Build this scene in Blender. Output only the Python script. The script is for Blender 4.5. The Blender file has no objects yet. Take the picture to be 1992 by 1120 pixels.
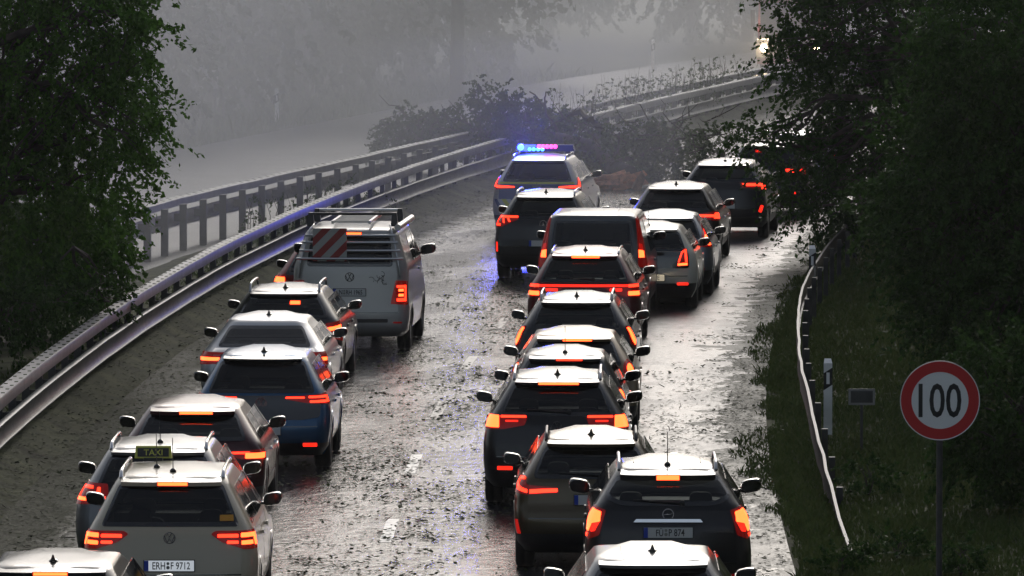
import bpy, bmesh, math, random
import numpy as np
from mathutils import Vector, Matrix

R = math.radians
scene = bpy.context.scene
COL = scene.collection
rnd = random.Random(7)
rng = np.random.default_rng(11)

# ------------------------------------------------------------------ camera
CAM_H, FPX, CX = 8.37, 14500.0, 996.0
PITCH = math.atan(883.0 / FPX)
cd = bpy.data.cameras.new('camera')
cam = bpy.data.objects.new('camera', cd)
COL.objects.link(cam)
cam.location = (0, 0, CAM_H)
cam.rotation_euler = (math.pi / 2 - PITCH, 0, 0)
cd.sensor_width = 36.0
cd.lens = 36.0 * FPX / 1992.0
cd.clip_start = 1.0
cd.clip_end = 3000.0
scene.camera = cam

# ------------------------------------------------------------------ world, sun, exposure
SUN_EL, SUN_AZ = R(27.0), R(7.0)          # azimuth from +Y towards +X
world = bpy.data.worlds.new('World')
scene.world = world
world.use_nodes = True
wn = world.node_tree.nodes
wl = world.node_tree.links
sky = wn.new('ShaderNodeTexSky')
sky.sky_type = 'NISHITA'
sky.sun_disc = False
sky.sun_elevation = SUN_EL
sky.sun_rotation = SUN_AZ
sky.air_density = 1.0
sky.dust_density = 2.5
sky.ozone_density = 1.0
hs = wn.new('ShaderNodeHueSaturation')
hs.inputs['Saturation'].default_value = 0.60
wl.new(sky.outputs['Color'], hs.inputs['Color'])
wl.new(hs.outputs['Color'], wn['Background'].inputs['Color'])
wn['Background'].inputs['Strength'].default_value = 0.10

sd = bpy.data.lights.new('sun', 'SUN')
sd.energy = 0.5
sd.angle = R(22.0)
sd.color = (1.0, 0.985, 0.97)
sun = bpy.data.objects.new('sun', sd)
COL.objects.link(sun)
sdir = Vector((math.sin(SUN_AZ) * math.cos(SUN_EL), math.cos(SUN_AZ) * math.cos(SUN_EL), math.sin(SUN_EL)))
sun.rotation_euler = sdir.to_track_quat('Z', 'Y').to_euler()
sun.location = (0, 0, 60)

vs = scene.view_settings
vs.view_transform = 'Standard'
vs.look = 'None'
vs.exposure = 0.08
vs.gamma = 1.0
vs.use_curve_mapping = False

cy = scene.cycles
cy.max_bounces = 8
cy.transparent_max_bounces = 16
cy.volume_bounces = 4
cy.diffuse_bounces = 3
cy.glossy_bounces = 3
cy.use_denoising = True
cy.caustics_reflective = False
cy.caustics_refractive = False
cy.sample_clamp_indirect = 6.0


# ------------------------------------------------------------------ materials
def _mat(name):
    m = bpy.data.materials.new(name)
    m.use_nodes = True
    return m, m.node_tree.nodes, m.node_tree.links, m.node_tree.nodes['Principled BSDF']


def pmat(name, col, rough=0.5, metal=0.0, coat=0.0, noise=0.0, scale=8.0, bump=0.0, spec=0.5):
    m, n, l, b = _mat(name)
    b.inputs['Base Color'].default_value = (*col, 1)
    b.inputs['Roughness'].default_value = rough
    b.inputs['Metallic'].default_value = metal
    b.inputs['Coat Weight'].default_value = coat
    b.inputs['Coat Roughness'].default_value = 0.04
    b.inputs['Specular IOR Level'].default_value = spec
    if noise or bump:
        tc = n.new('ShaderNodeTexCoord')
        nz = n.new('ShaderNodeTexNoise')
        nz.inputs['Scale'].default_value = scale
        nz.inputs['Detail'].default_value = 5
        l.new(tc.outputs['Object'], nz.inputs['Vector'])
        if noise:
            r = n.new('ShaderNodeValToRGB')
            r.color_ramp.elements[0].position = 0.3
            r.color_ramp.elements[1].position = 0.7
            r.color_ramp.elements[0].color = (*[c * (1 - noise) for c in col], 1)
            r.color_ramp.elements[1].color = (*[min(1, c * (1 + noise)) for c in col], 1)
            l.new(nz.outputs['Fac'], r.inputs['Fac'])
            l.new(r.outputs['Color'], b.inputs['Base Color'])
        if bump:
            bp = n.new('ShaderNodeBump')
            bp.inputs['Strength'].default_value = bump
            bp.inputs['Distance'].default_value = 0.02
            l.new(nz.outputs['Fac'], bp.inputs['Height'])
            l.new(bp.outputs['Normal'], b.inputs['Normal'])
    return m


def emat(name, col, strength, base=(0.02, 0.02, 0.02)):
    m, n, l, b = _mat(name)
    b.inputs['Base Color'].default_value = (*base, 1)
    b.inputs['Roughness'].default_value = 0.15
    b.inputs['Emission Color'].default_value = (*col, 1)
    b.inputs['Emission Strength'].default_value = strength
    return m


_paint = {}


def paint(col, metal=0.0, rough=0.32, grime=.55):
    """wet car paint: clear coat with a thin uneven film of rain"""
    k = (col, metal, rough)
    if k in _paint:
        return _paint[k]
    m, n, l, b = _mat('car_paint')
    b.inputs['Base Color'].default_value = (*col, 1)
    b.inputs['Metallic'].default_value = metal
    b.inputs['Roughness'].default_value = rough
    b.inputs['Coat Weight'].default_value = 0.65
    b.inputs['Specular IOR Level'].default_value = 0.08
    b.inputs['Coat Roughness'].default_value = 0.05
    tc = n.new('ShaderNodeTexCoord')
    nz = n.new('ShaderNodeTexNoise')
    nz.inputs['Scale'].default_value = 38.0
    nz.inputs['Detail'].default_value = 3
    nz2 = n.new('ShaderNodeTexNoise')
    nz2.inputs['Scale'].default_value = 2.2
    nz2.inputs['Detail'].default_value = 4
    l.new(tc.outputs['Object'], nz.inputs['Vector'])
    l.new(tc.outputs['Object'], nz2.inputs['Vector'])
    bp = n.new('ShaderNodeBump')
    bp.inputs['Strength'].default_value = 0.16
    bp.inputs['Distance'].default_value = 0.01
    l.new(nz.outputs['Fac'], bp.inputs['Height'])
    bp2 = n.new('ShaderNodeBump')
    bp2.inputs['Strength'].default_value = 0.12
    bp2.inputs['Distance'].default_value = 0.03
    l.new(nz2.outputs['Fac'], bp2.inputs['Height'])
    l.new(bp.outputs['Normal'], bp2.inputs['Normal'])
    l.new(bp2.outputs['Normal'], b.inputs['Coat Normal'])
    mr = n.new('ShaderNodeMapRange')
    mr.inputs['To Min'].default_value = 0.02
    mr.inputs['To Max'].default_value = 0.14
    l.new(nz2.outputs['Fac'], mr.inputs['Value'])
    l.new(mr.outputs['Result'], b.inputs['Coat Roughness'])
    sp = n.new('ShaderNodeSeparateXYZ')
    l.new(tc.outputs['Object'], sp.inputs[0])
    g1 = n.new('ShaderNodeMapRange')
    g1.interpolation_type = 'SMOOTHSTEP'
    g1.inputs['From Min'].default_value = 0.75
    g1.inputs['From Max'].default_value = 0.10
    g1.inputs['To Max'].default_value = grime
    l.new(sp.outputs['Z'], g1.inputs['Value'])
    nz3 = n.new('ShaderNodeTexNoise')
    nz3.inputs['Scale'].default_value = 5.0
    nz3.inputs['Detail'].default_value = 6
    l.new(tc.outputs['Object'], nz3.inputs['Vector'])
    mu = n.new('ShaderNodeMath')
    mu.operation = 'MULTIPLY'
    l.new(g1.outputs['Result'], mu.inputs[0])
    l.new(nz3.outputs['Fac'], mu.inputs[1])
    mx = n.new('ShaderNodeMix')
    mx.data_type = 'RGBA'
    l.new(mu.outputs[0], mx.inputs[0])
    mx.inputs[6].default_value = (*col, 1)
    mx.inputs[7].default_value = (.045, .042, .036, 1)
    l.new(mx.outputs[2], b.inputs['Base Color'])
    _paint[k] = m
    return m


_glass = {}


def glass(tint, wet=True):
    """tinted wet pane: see-through part times tint, mirror part by Fresnel"""
    key = (tint, wet)
    if key in _glass:
        return _glass[key]
    m, n, l, b = _mat('window_glass')
    n.remove(b)
    out = n['Material Output']
    tr = n.new('ShaderNodeBsdfTransparent')
    tr.inputs['Color'].default_value = (tint * .95, tint, tint * .98, 1)
    gl = n.new('ShaderNodeBsdfGlossy')
    gl.inputs['Roughness'].default_value = 0.05
    gl.inputs['Color'].default_value = (0.9, 0.9, 0.9, 1)
    fr = n.new('ShaderNodeFresnel')
    fr.inputs['IOR'].default_value = 1.5
    mx = n.new('ShaderNodeMixShader')
    tc = n.new('ShaderNodeTexCoord')
    nz = n.new('ShaderNodeTexNoise')
    nz.inputs['Scale'].default_value = 9.0
    nz.inputs['Detail'].default_value = 6
    mp = n.new('ShaderNodeMapping')
    mp.inputs['Scale'].default_value = (1, 1, 0.25)
    l.new(tc.outputs['Object'], mp.inputs['Vector'])
    l.new(mp.outputs['Vector'], nz.inputs['Vector'])
    bp = n.new('ShaderNodeBump')
    bp.inputs['Strength'].default_value = 0.12
    bp.inputs['Distance'].default_value = 0.01
    l.new(nz.outputs['Fac'], bp.inputs['Height'])
    if wet:
        l.new(bp.outputs['Normal'], gl.inputs['Normal'])
    l.new(fr.outputs[0], mx.inputs[0])
    l.new(tr.outputs[0], mx.inputs[1])
    l.new(gl.outputs[0], mx.inputs[2])
    l.new(mx.outputs[0], out.inputs['Surface'])
    _glass[key] = m
    return m


M = {}
M['frit'] = pmat('window_border', (0.008, 0.008, 0.009), 0.12, coat=0.6)
M['plastic'] = pmat('black_plastic', (0.016, 0.016, 0.017), 0.42, noise=0.3, scale=30)
M['gloss_black'] = pmat('gloss_black', (0.008, 0.008, 0.009), 0.12, coat=1.0)
M['rubber'] = pmat('tyre_rubber', (0.014, 0.014, 0.014), 0.55, noise=0.3, scale=25)
M['rim'] = pmat('alloy', (0.35, 0.35, 0.36), 0.3, metal=0.9)
M['chrome'] = pmat('chrome', (0.65, 0.65, 0.66), 0.12, metal=1.0)
M['rail_alu'] = pmat('brushed_alu', (0.5, 0.5, 0.51), 0.28, metal=1.0)
M['inside'] = pmat('cabin_trim', (0.02, 0.02, 0.022), 0.7)
M['seat'] = pmat('seat_cloth', (0.016, 0.016, 0.018), 0.8)
M['lens'] = emat('red_lens', (1.0, 0.010, 0.004), 0.08, (0.10, 0.004, 0.003))
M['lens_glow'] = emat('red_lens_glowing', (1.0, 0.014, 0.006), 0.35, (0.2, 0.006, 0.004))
M['lamp'] = emat('tail_lamp_lit', (1.0, 0.028, 0.009), 4.0, (0.3, 0.01, 0.005))
M['lamp_hot'] = emat('brake_lamp_lit', (1.0, 0.058, 0.012), 8.5, (0.3, 0.01, 0.005))
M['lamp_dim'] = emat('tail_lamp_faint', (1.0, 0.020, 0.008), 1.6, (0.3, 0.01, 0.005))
M['amber'] = emat('indicator_lit', (1.0, 0.30, 0.03), 3.0)
M['plate'] = pmat('plate_white', (0.62, 0.62, 0.60), 0.35)
M['plate_blue'] = pmat('plate_blue', (0.01, 0.05, 0.42), 0.35)
M['ink'] = pmat('plate_ink', (0.012, 0.012, 0.014), 0.5)
M['seal'] = pmat('plate_seal', (0.25, 0.25, 0.22), 0.5)
M['plate_glow'] = emat('plate_glow', (1.0, 0.85, 0.6), 0.35, (0.6, 0.58, 0.5))  # plate lamp's warm light put in as a glow of the plate face
M['white'] = pmat('white_paint', (0.78, 0.78, 0.77), 0.4, noise=0.05)
M['signwhite'] = pmat('sign_white', (0.85, 0.85, 0.85), 0.35)
M['plate_glow_white'] = emat('plate_glow_white', (.85, .92, 1.0), 0.40, (0.6, 0.6, 0.6))  # plate is no lamp: emission stands for lamplight falling on it
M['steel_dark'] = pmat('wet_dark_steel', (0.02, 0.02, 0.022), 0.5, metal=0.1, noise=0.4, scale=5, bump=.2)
M['signred'] = pmat('sign_red', (0.55, 0.014, 0.02), 0.35)
M['signgrey'] = pmat('sign_back', (0.22, 0.22, 0.22), 0.5, noise=0.15)
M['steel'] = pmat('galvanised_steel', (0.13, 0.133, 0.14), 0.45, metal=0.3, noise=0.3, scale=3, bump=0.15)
M['steel_dull'] = pmat('weathered_steel', (0.06, 0.06, 0.06), 0.6, metal=0.2, noise=0.3, scale=6)
M['yellow'] = pmat('reflective_yellow', (0.55, 0.55, 0.06), 0.35)
M['policeblue'] = pmat('police_blue', (0.008, 0.03, 0.16), 0.3, coat=1.0)
M['orange'] = pmat('sticker_orange', (0.62, 0.28, 0.02), 0.5)


def leaf_mat(name, c0, c1, trans=0.25, rough=0.6, spec=0.10):
    m, n, l, b = _mat(name)
    g = n.new('ShaderNodeNewGeometry')
    r = n.new('ShaderNodeValToRGB')
    r.color_ramp.elements[0].color = (*c0, 1)
    r.color_ramp.elements[1].color = (*c1, 1)
    l.new(g.outputs['Random Per Island'], r.inputs['Fac'])
    l.new(r.outputs['Color'], b.inputs['Base Color'])
    b.inputs['Roughness'].default_value = rough
    b.inputs['Specular IOR Level'].default_value = spec
    if trans:
        t = n.new('ShaderNodeBsdfTranslucent')
        l.new(r.outputs['Color'], t.inputs['Color'])
        mx = n.new('ShaderNodeMixShader')
        mx.inputs[0].default_value = trans
        l.new(b.outputs[0], mx.inputs[1])
        l.new(t.outputs[0], mx.inputs[2])
        l.new(mx.outputs[0], n['Material Output'].inputs['Surface'])
    return m


M['leaf'] = leaf_mat('leaf_green', (0.034, 0.080, 0.012), (0.085, 0.19, 0.028), 0.4)
M['leaf_dark'] = leaf_mat('leaf_dark', (0.024, 0.054, 0.012), (0.055, 0.115, 0.024), 0.33)
M['leaf_far'] = leaf_mat('leaf_far', (0.03, 0.05, 0.02), (0.06, 0.09, 0.035), 0.3)
M['leaf_fallen'] = leaf_mat('leaf_fallen', (0.032, 0.056, 0.020), (0.085, 0.13, 0.042), 0.32)
M['litter'] = leaf_mat('leaf_litter', (0.012, 0.018, 0.007), (0.06, 0.075, 0.028), 0.0, 0.7, 0.08)
M['bark'] = pmat('bark', (0.045, 0.036, 0.028), 0.75, noise=0.5, scale=6, bump=0.8)
M['wood'] = pmat('broken_wood', (0.60, 0.27, 0.13), 0.6, noise=0.35, scale=9, bump=0.7)
M['grassblade'] = leaf_mat('grass_blade', (0.065, 0.105, 0.030), (0.12, 0.15, 0.050), 0.15, 0.8, 0.02)
M['earth'] = pmat('earth', (0.060, 0.066, 0.032), 0.85, noise=0.6, scale=1.2, bump=0.5, spec=0.05)


def road_material():
    m, n, l, b = _mat('wet_asphalt')
    uv = n.new('ShaderNodeUVMap')
    uv.uv_map = 'lane'
    sep = n.new('ShaderNodeSeparateXYZ')
    l.new(uv.outputs['UV'], sep.inputs[0])

    def noise(scale, detail=4, rough=0.55, sx=1.0, sy=1.0):
        mp = n.new('ShaderNodeMapping')
        mp.inputs['Scale'].default_value = (sx, sy, 1)
        l.new(uv.outputs['UV'], mp.inputs['Vector'])
        t = n.new('ShaderNodeTexNoise')
        t.inputs['Scale'].default_value = scale
        t.inputs['Detail'].default_value = detail
        t.inputs['Roughness'].default_value = rough
        l.new(mp.outputs['Vector'], t.inputs['Vector'])
        return t.outputs['Fac']

    def math_(op, a, bb, clamp=False):
        k = n.new('ShaderNodeMath')
        k.operation = op
        k.use_clamp = clamp
        for i, v in enumerate((a, bb)):
            if isinstance(v, (int, float)):
                k.inputs[i].default_value = v
            else:
                l.new(v, k.inputs[i])
        return k.outputs[0]

    def rng_(v, a, bb, c, d, smooth=True):
        k = n.new('ShaderNodeMapRange')
        if smooth:
            k.interpolation_type = 'SMOOTHSTEP'
        l.new(v, k.inputs['Value'])
        k.inputs['From Min'].default_value = a
        k.inputs['From Max'].default_value = bb
        k.inputs['To Min'].default_value = c
        k.inputs['To Max'].default_value = d
        return k.outputs['Result']

    off = sep.outputs['X']
    big = noise(0.55, 5, 0.6, 1.0, 0.35)
    mid = noise(2.2, 6, 0.6, 1.0, 0.6)
    fine = noise(34, 5, 0.65, 1.0, 0.8)
    # film of standing water: where the ruts and the right-hand gutter hold it
    rut = math_('ADD', math_('MULTIPLY', rng_(off, 6.9, 7.9, 0, 1), 0.30),
                math_('MULTIPLY', rng_(mid, 0.35, 0.65, -0.25, 0.25), 0.9))
    film = math_('ADD', rng_(big, 0.42, 0.58, 0, 1), rut, True)
    # rain-pocked sheet of water in the right-hand wheel track
    sheet = math_('MULTIPLY', rng_(math_('ADD', off, math_('MULTIPLY', mid, 0.9)), 7.5, 8.4, 0, 1), rng_(sep.outputs['Y'], 84, 106, 0.25, 1))
    rough = math_('ADD', math_('SUBTRACT', 0.19, math_('MULTIPLY', film, 0.13)), math_('MULTIPLY', sheet, 0.27))
    # washed-in mud and leaf sludge along both margins
    sl_l = rng_(math_('ADD', off, math_('MULTIPLY', mid, 1.3)), 1.9, 3.2, 1, 0)
    sl = math_('ADD', sl_l,
               math_('MULTIPLY', rng_(math_('ADD', off, math_('ADD', math_('MULTIPLY', math_('SUBTRACT', mid, 0.5), 2.6), math_('MULTIPLY', math_('SUBTRACT', big, 0.5), 2.0))), 9.32, 9.40, 0, 1), 0.75), True)
    r = n.new('ShaderNodeValToRGB')
    r.color_ramp.elements[0].color = (0.020, 0.020, 0.024, 1)
    r.color_ramp.elements[1].color = (0.050, 0.050, 0.058, 1)
    l.new(mid, r.inputs['Fac'])
    r2 = n.new('ShaderNodeValToRGB')
    r2.color_ramp.elements[0].color = (0.014, 0.018, 0.008, 1)
    r2.color_ramp.elements[1].color = (0.055, 0.062, 0.030, 1)
    l.new(noise(7, 6, 0.7), r2.inputs['Fac'])
    mx = n.new('ShaderNodeMix')
    mx.data_type = 'RGBA'
    l.new(sl, mx.inputs[0])
    l.new(r.outputs['Color'], mx.inputs[6])
    l.new(r2.outputs['Color'], mx.inputs[7])
    l.new(mx.outputs[2], b.inputs['Base Color'])
    l.new(math_('ADD', rough, math_('MULTIPLY', sl, 0.25)), b.inputs['Roughness'])
    l.new(math_('SUBTRACT', math_('SUBTRACT', 0.5, math_('MULTIPLY', sl, 0.36)), math_('MULTIPLY', sl_l, 0.13), True), b.inputs['Specular IOR Level'])
    b.inputs['IOR'].default_value = 1.34
    rip = noise(3.2, 6, 0.68, 1.5, 0.8)
    bp = n.new('ShaderNodeBump')
    bp.inputs['Strength'].default_value = 0.6
    bp.inputs['Distance'].default_value = 0.045
    l.new(rip, bp.inputs['Height'])
    bp2 = n.new('ShaderNodeBump')
    bp2.inputs['Distance'].default_value = 0.01
    l.new(math_('ADD', 0.14, math_('MULTIPLY', sl, 0.6)), bp2.inputs['Strength'])
    l.new(fine, bp2.inputs['Height'])
    l.new(bp.outputs['Normal'], bp2.inputs['Normal'])
    l.new(bp2.outputs['Normal'], b.inputs['Normal'])
    return m


M['road'] = road_material()


# ------------------------------------------------------------------ mesh helpers
def link(o, parent=None):
    COL.objects.link(o)
    if parent is not None:
        o.parent = parent
    return o


def tag(o, label=None, cat=None, group=None, kind=None):
    if label:
        o['label'] = label
    if cat:
        o['category'] = cat
    if group:
        o['group'] = group
    if kind:
        o['kind'] = kind
    return o


def empty(name, loc, rz=0.0, label=None, cat=None, group=None):
    o = bpy.data.objects.new(name, None)
    o.empty_display_size = 0.2
    link(o)
    o.location = loc
    o.rotation_euler = (0, 0, rz)
    return tag(o, label, cat, group)


class MB:
    def __init__(s):
        s.v, s.f, s.m = [], [], []

    def add(s, verts, faces, mi=0):
        n = len(s.v)
        s.v.extend([tuple(p) for p in verts])
        s.f.extend([tuple(i + n for i in f) for f in faces])
        s.m.extend([mi] * len(faces))
        return s

    def box(s, c, d, mi=0, rot=None, taper=(1, 1)):
        hx, hy, hz = d[0] / 2, d[1] / 2, d[2] / 2
        vs_ = []
        for z in (-1, 1):
            k = taper if z > 0 else (1, 1)
            for x, y in ((-1, -1), (1, -1), (1, 1), (-1, 1)):
                p = Vector((x * hx * k[0], y * hy * k[1], z * hz))
                if rot is not None:
                    p = rot @ p
                vs_.append((p.x + c[0], p.y + c[1], p.z + c[2]))
        return s.add(vs_, [(3, 2, 1, 0), (4, 5, 6, 7), (0, 1, 5, 4), (1, 2, 6, 5), (2, 3, 7, 6), (3, 0, 4, 7)], mi)

    def tube(s, pts, rads, n=8, mi=0, cap=True):
        pts = [Vector(p) for p in pts]
        if isinstance(rads, (int, float)):
            rads = [rads] * len(pts)
        vs_, fs = [], []
        up0 = Vector((0.123, 0.21, 1)).normalized()
        for i, p in enumerate(pts):
            d = (pts[min(i + 1, len(pts) - 1)] - pts[max(i - 1, 0)]).normalized()
            u = d.cross(up0)
            if u.length < 0.05:
                u = d.cross(Vector((1, 0, 0)))
            u.normalize()
            w = d.cross(u).normalized()
            for k in range(n):
                a = 2 * math.pi * k / n
                q = p + (u * math.cos(a) + w * math.sin(a)) * rads[i]
                vs_.append(q)
        for i in range(len(pts) - 1):
            for k in range(n):
                k2 = (k + 1) % n
                fs.append((i * n + k, i * n + k2, (i + 1) * n + k2, (i + 1) * n + k))
        if cap:
            fs.append(tuple(range(n)))
            fs.append(tuple((len(pts) - 1) * n + k for k in range(n - 1, -1, -1)))
        return s.add(vs_, fs, mi)

    def lathe(s, prof, n=24, axis='x', c=(0, 0, 0), mi=0):
        """prof: list of (r, t) around axis"""
        vs_, fs = [], []
        for (r_, t) in prof:
            for k in range(n):
                a = 2 * math.pi * k / n
                if axis == 'x':
                    vs_.append((c[0] + t, c[1] + r_ * math.cos(a), c[2] + r_ * math.sin(a)))
                elif axis == 'y':
                    vs_.append((c[0] + r_ * math.cos(a), c[1] + t, c[2] + r_ * math.sin(a)))
                else:
                    vs_.append((c[0] + r_ * math.cos(a), c[1] + r_ * math.sin(a), c[2] + t))
        for i in range(len(prof) - 1):
            for k in range(n):
                k2 = (k + 1) % n
                fs.append((i * n + k, i * n + k2, (i + 1) * n + k2, (i + 1) * n + k))
        return s.add(vs_, fs, mi)

    def prism_xz(s, poly, y0, y1, mi=0):
        """polygon in (x,z), facing -y, extruded y0..y1"""
        n = len(poly)
        vs_ = [(x, y0, z) for x, z in poly] + [(x, y1, z) for x, z in poly]
        fs = [tuple(range(n)), tuple(range(2 * n - 1, n - 1, -1))]
        for i in range(n):
            j = (i + 1) % n
            fs.append((j, i, n + i, n + j))
        return s.add(vs_, fs, mi)

    def mesh(s, name, mats, smooth=None):
        me = bpy.data.meshes.new(name)
        me.from_pydata(s.v, [], s.f)
        for m in (mats if isinstance(mats, (list, tuple)) else [mats]):
            me.materials.append(m)
        if any(s.m):
            me.polygons.foreach_set('material_index', s.m)
        bm = bmesh.new()
        bm.from_mesh(me)
        bmesh.ops.recalc_face_normals(bm, faces=bm.faces)
        bm.to_mesh(me)
        bm.free()
        if smooth is not None:
            me.polygons.foreach_set('use_smooth', [True] * len(me.polygons))
            me.set_sharp_from_angle(angle=R(smooth))
        me.update()
        return me

    def build(s, name, mats, parent=None, smooth=None, kind=None):
        o = bpy.data.objects.new(name, s.mesh(name, mats, smooth))
        link(o, parent)
        if kind:
            o['kind'] = kind
        return o


def from_mesh(name, me, parent=None, loc=(0, 0, 0), rot=(0, 0, 0), sc=None):
    o = bpy.data.objects.new(name, me)
    link(o, parent)
    o.location = loc
    o.rotation_euler = rot
    if sc is not None:
        o.scale = sc
    return o


def np_mesh(name, V, F, mat):
    """V (N,3), F (M,k) -> mesh quickly"""
    me = bpy.data.meshes.new(name)
    F = np.asarray(F, dtype=np.int32)
    k = F.shape[1]
    me.vertices.add(len(V))
    me.vertices.foreach_set('co', np.asarray(V, dtype=np.float32).ravel())
    me.loops.add(F.size)
    me.loops.foreach_set('vertex_index', F.ravel())
    me.polygons.add(len(F))
    me.polygons.foreach_set('loop_start', np.arange(0, F.size, k, dtype=np.int32))
    me.materials.append(mat)
    me.update(calc_edges=True)
    me.validate()
    return me


def rpoly(pts, r=0.02, n=3):
    """round the corners of a 2D polygon"""
    out = []
    N = len(pts)
    for i in range(N):
        p = Vector(pts[i][:2])
        a = Vector(pts[i - 1][:2]) - p
        b = Vector(pts[(i + 1) % N][:2]) - p
        rr = pts[i][2] if len(pts[i]) > 2 else r
        rr = min(rr, a.length * 0.45, b.length * 0.45)
        if rr < 0.002:
            out.append((p.x, p.y))
            continue
        p0 = p + a.normalized() * rr
        p1 = p + b.normalized() * rr
        for k in range(n + 1):
            t = k / n
            q = p0 * (1 - t) ** 2 + p * 2 * t * (1 - t) + p1 * t * t
            out.append((q.x, q.y))
    return out


def resample(poly, step):
    out = []
    N = len(poly)
    for i in range(N):
        a, b = poly[i], poly[(i + 1) % N]
        d = math.hypot(b[0] - a[0], b[1] - a[1])
        k = max(1, int(math.ceil(d / step)))
        for j in range(k):
            t = j / k
            out.append((a[0] + (b[0] - a[0]) * t, a[1] + (b[1] - a[1]) * t))
    return out


def area2(poly):
    return 0.5 * sum(poly[i - 1][0] * poly[i][1] - poly[i][0] * poly[i - 1][1] for i in range(len(poly)))


def inset(poly, w):
    if area2(poly) < 0:
        poly = poly[::-1]
    out = []
    N = len(poly)
    for i in range(N):
        p = Vector(poly[i])
        d0 = (p - Vector(poly[i - 1]))
        d1 = (Vector(poly[(i + 1) % N]) - p)
        n0 = Vector((-d0.y, d0.x)).normalized() if d0.length > 1e-9 else Vector((0, 0))
        n1 = Vector((-d1.y, d1.x)).normalized() if d1.length > 1e-9 else n0
        nn = n0 + n1
        nn = nn / max(0.5, nn.length ** 2 / 2) if nn.length > 1e-6 else n0
        nn = nn.normalized() * min(1.35, 1 / max(0.5, n0.dot(nn.normalized()))) if nn.length > 1e-6 else n0
        out.append((p.x + nn.x * w, p.y + nn.y * w))
    return poly, out


def pip(x, y, poly):
    c = False
    n = len(poly)
    j = n - 1
    for i in range(n):
        xi, yi = poly[i]
        xj, yj = poly[j]
        if (yi > y) != (yj > y) and x < (xj - xi) * (y - yi) / (yj - yi) + xi:
            c = not c
        j = i
    return c


_text_cache = {}


def text_mesh_data(s, size=1.0, xscale=1.0, bold=0.0):
    """flat lettering as (verts2d, faces); origin bottom left"""
    key = (s, bold)
    if key not in _text_cache:
        cu = bpy.data.curves.new('lettering', 'FONT')
        cu.body = s
        cu.size = 1.0
        cu.offset = bold
        cu.resolution_u = 3
        o = bpy.data.objects.new('lettering', cu)
        COL.objects.link(o)
        dg = bpy.context.evaluated_depsgraph_get()
        dg.update()
        me = bpy.data.meshes.new_from_object(o.evaluated_get(dg))
        vs_ = [(v.co.x, v.co.y) for v in me.vertices]
        fs = [tuple(p.vertices) for p in me.polygons]
        bpy.data.objects.remove(o)
        bpy.data.curves.remove(cu)
        bpy.data.meshes.remove(me)
        _text_cache[key] = (vs_, fs)
    vs_, fs = _text_cache[key]
    if not vs_:
        return [(0, 0), (.001, 0), (0, .001)], [(0, 1, 2)]
    x0 = min(v[0] for v in vs_)
    y0 = min(v[1] for v in vs_)
    h = max(v[1] for v in vs_) - y0
    k = size / h
    return [((v[0] - x0) * k * xscale, (v[1] - y0) * k) for v in vs_], fs


def text_width(s, size, xscale, bold=0.0):
    v, _ = text_mesh_data(s, size, xscale, bold)
    return max(p[0] for p in v)


# ------------------------------------------------------------------ the road's line
RD = np.array([60., 80., 96.6, 128, 145.4, 157.6, 179.5, 199, 221.7, 234])
RX = np.array([-7.05, -6.85, -6.64, -5.7, -4.27, -2.9, -0.24, 2.65, 6.47, 9.0])
_pc = np.polyfit(RD, RX, 4)
_dp = np.polyder(_pc)


def rail_x(d):
    """X of the median rail's road face at distance d"""
    if d < 70:
        return float(np.polyval(_pc, 70) + np.polyval(_dp, 70) * (d - 70))
    if d > 240:
        return float(np.polyval(_pc, 240) + np.polyval(_dp, 240) * (d - 240) + 0.0009 * (d - 240) ** 2)
    return float(np.polyval(_pc, d))


def slope(d):
    return (rail_x(d + 1) - rail_x(d - 1)) / 2


def ground_pt(px, py, z=0.0):
    """point of the place seen at pixel (px,py) of the photograph, at height z"""
    a = PITCH + math.atan((py - 560.0) / FPX)
    D = (CAM_H - z) / math.tan(a)
    depth = D * math.cos(PITCH) + (CAM_H - z) * math.sin(PITCH)
    return Vector(((px - CX) * depth / FPX, D, z))


def at_depth(px, py, D):
    a = PITCH + math.atan((py - 560.0) / FPX)
    z = CAM_H - D * math.tan(a)
    depth = D * math.cos(PITCH) + (CAM_H - z) * math.sin(PITCH)
    return Vector(((px - CX) * depth / FPX, D, z))


# ------------------------------------------------------------------ setting: ground and roads
g = MB()
g.add([(-500, -60, -.05), (500, -60, -.05), (500, 900, -.05), (-500, 900, -.05)], [(0, 1, 2, 3)])
g.build('ground', M['earth'], kind='structure')


def strip(name, o0, o1, z, mat, d0=20, d1=330, step=3.0, kind='structure', cols=1):
    me_v, me_f, uvs = [], [], []
    ds = np.arange(d0, d1 + step, step)
    offs = np.linspace(o0, o1, cols + 1)
    for d in ds:
        x = rail_x(d)
        for o in offs:
            me_v.append((x + o, d, z))
            uvs.append((o, d))
    w = cols + 1
    for i in range(len(ds) - 1):
        for k in range(cols):
            me_f.append((i * w + k, i * w + k + 1, (i + 1) * w + k + 1, (i + 1) * w + k))
    me = bpy.data.meshes.new(name)
    me.from_pydata(me_v, [], me_f)
    me.materials.append(mat)
    uvl = me.uv_layers.new(name='lane')
    for lp in me.loops:
        uvl.data[lp.index].uv = uvs[lp.vertex_index]
    o = bpy.data.objects.new(name, me)
    link(o)
    o['kind'] = kind
    return o


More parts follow.
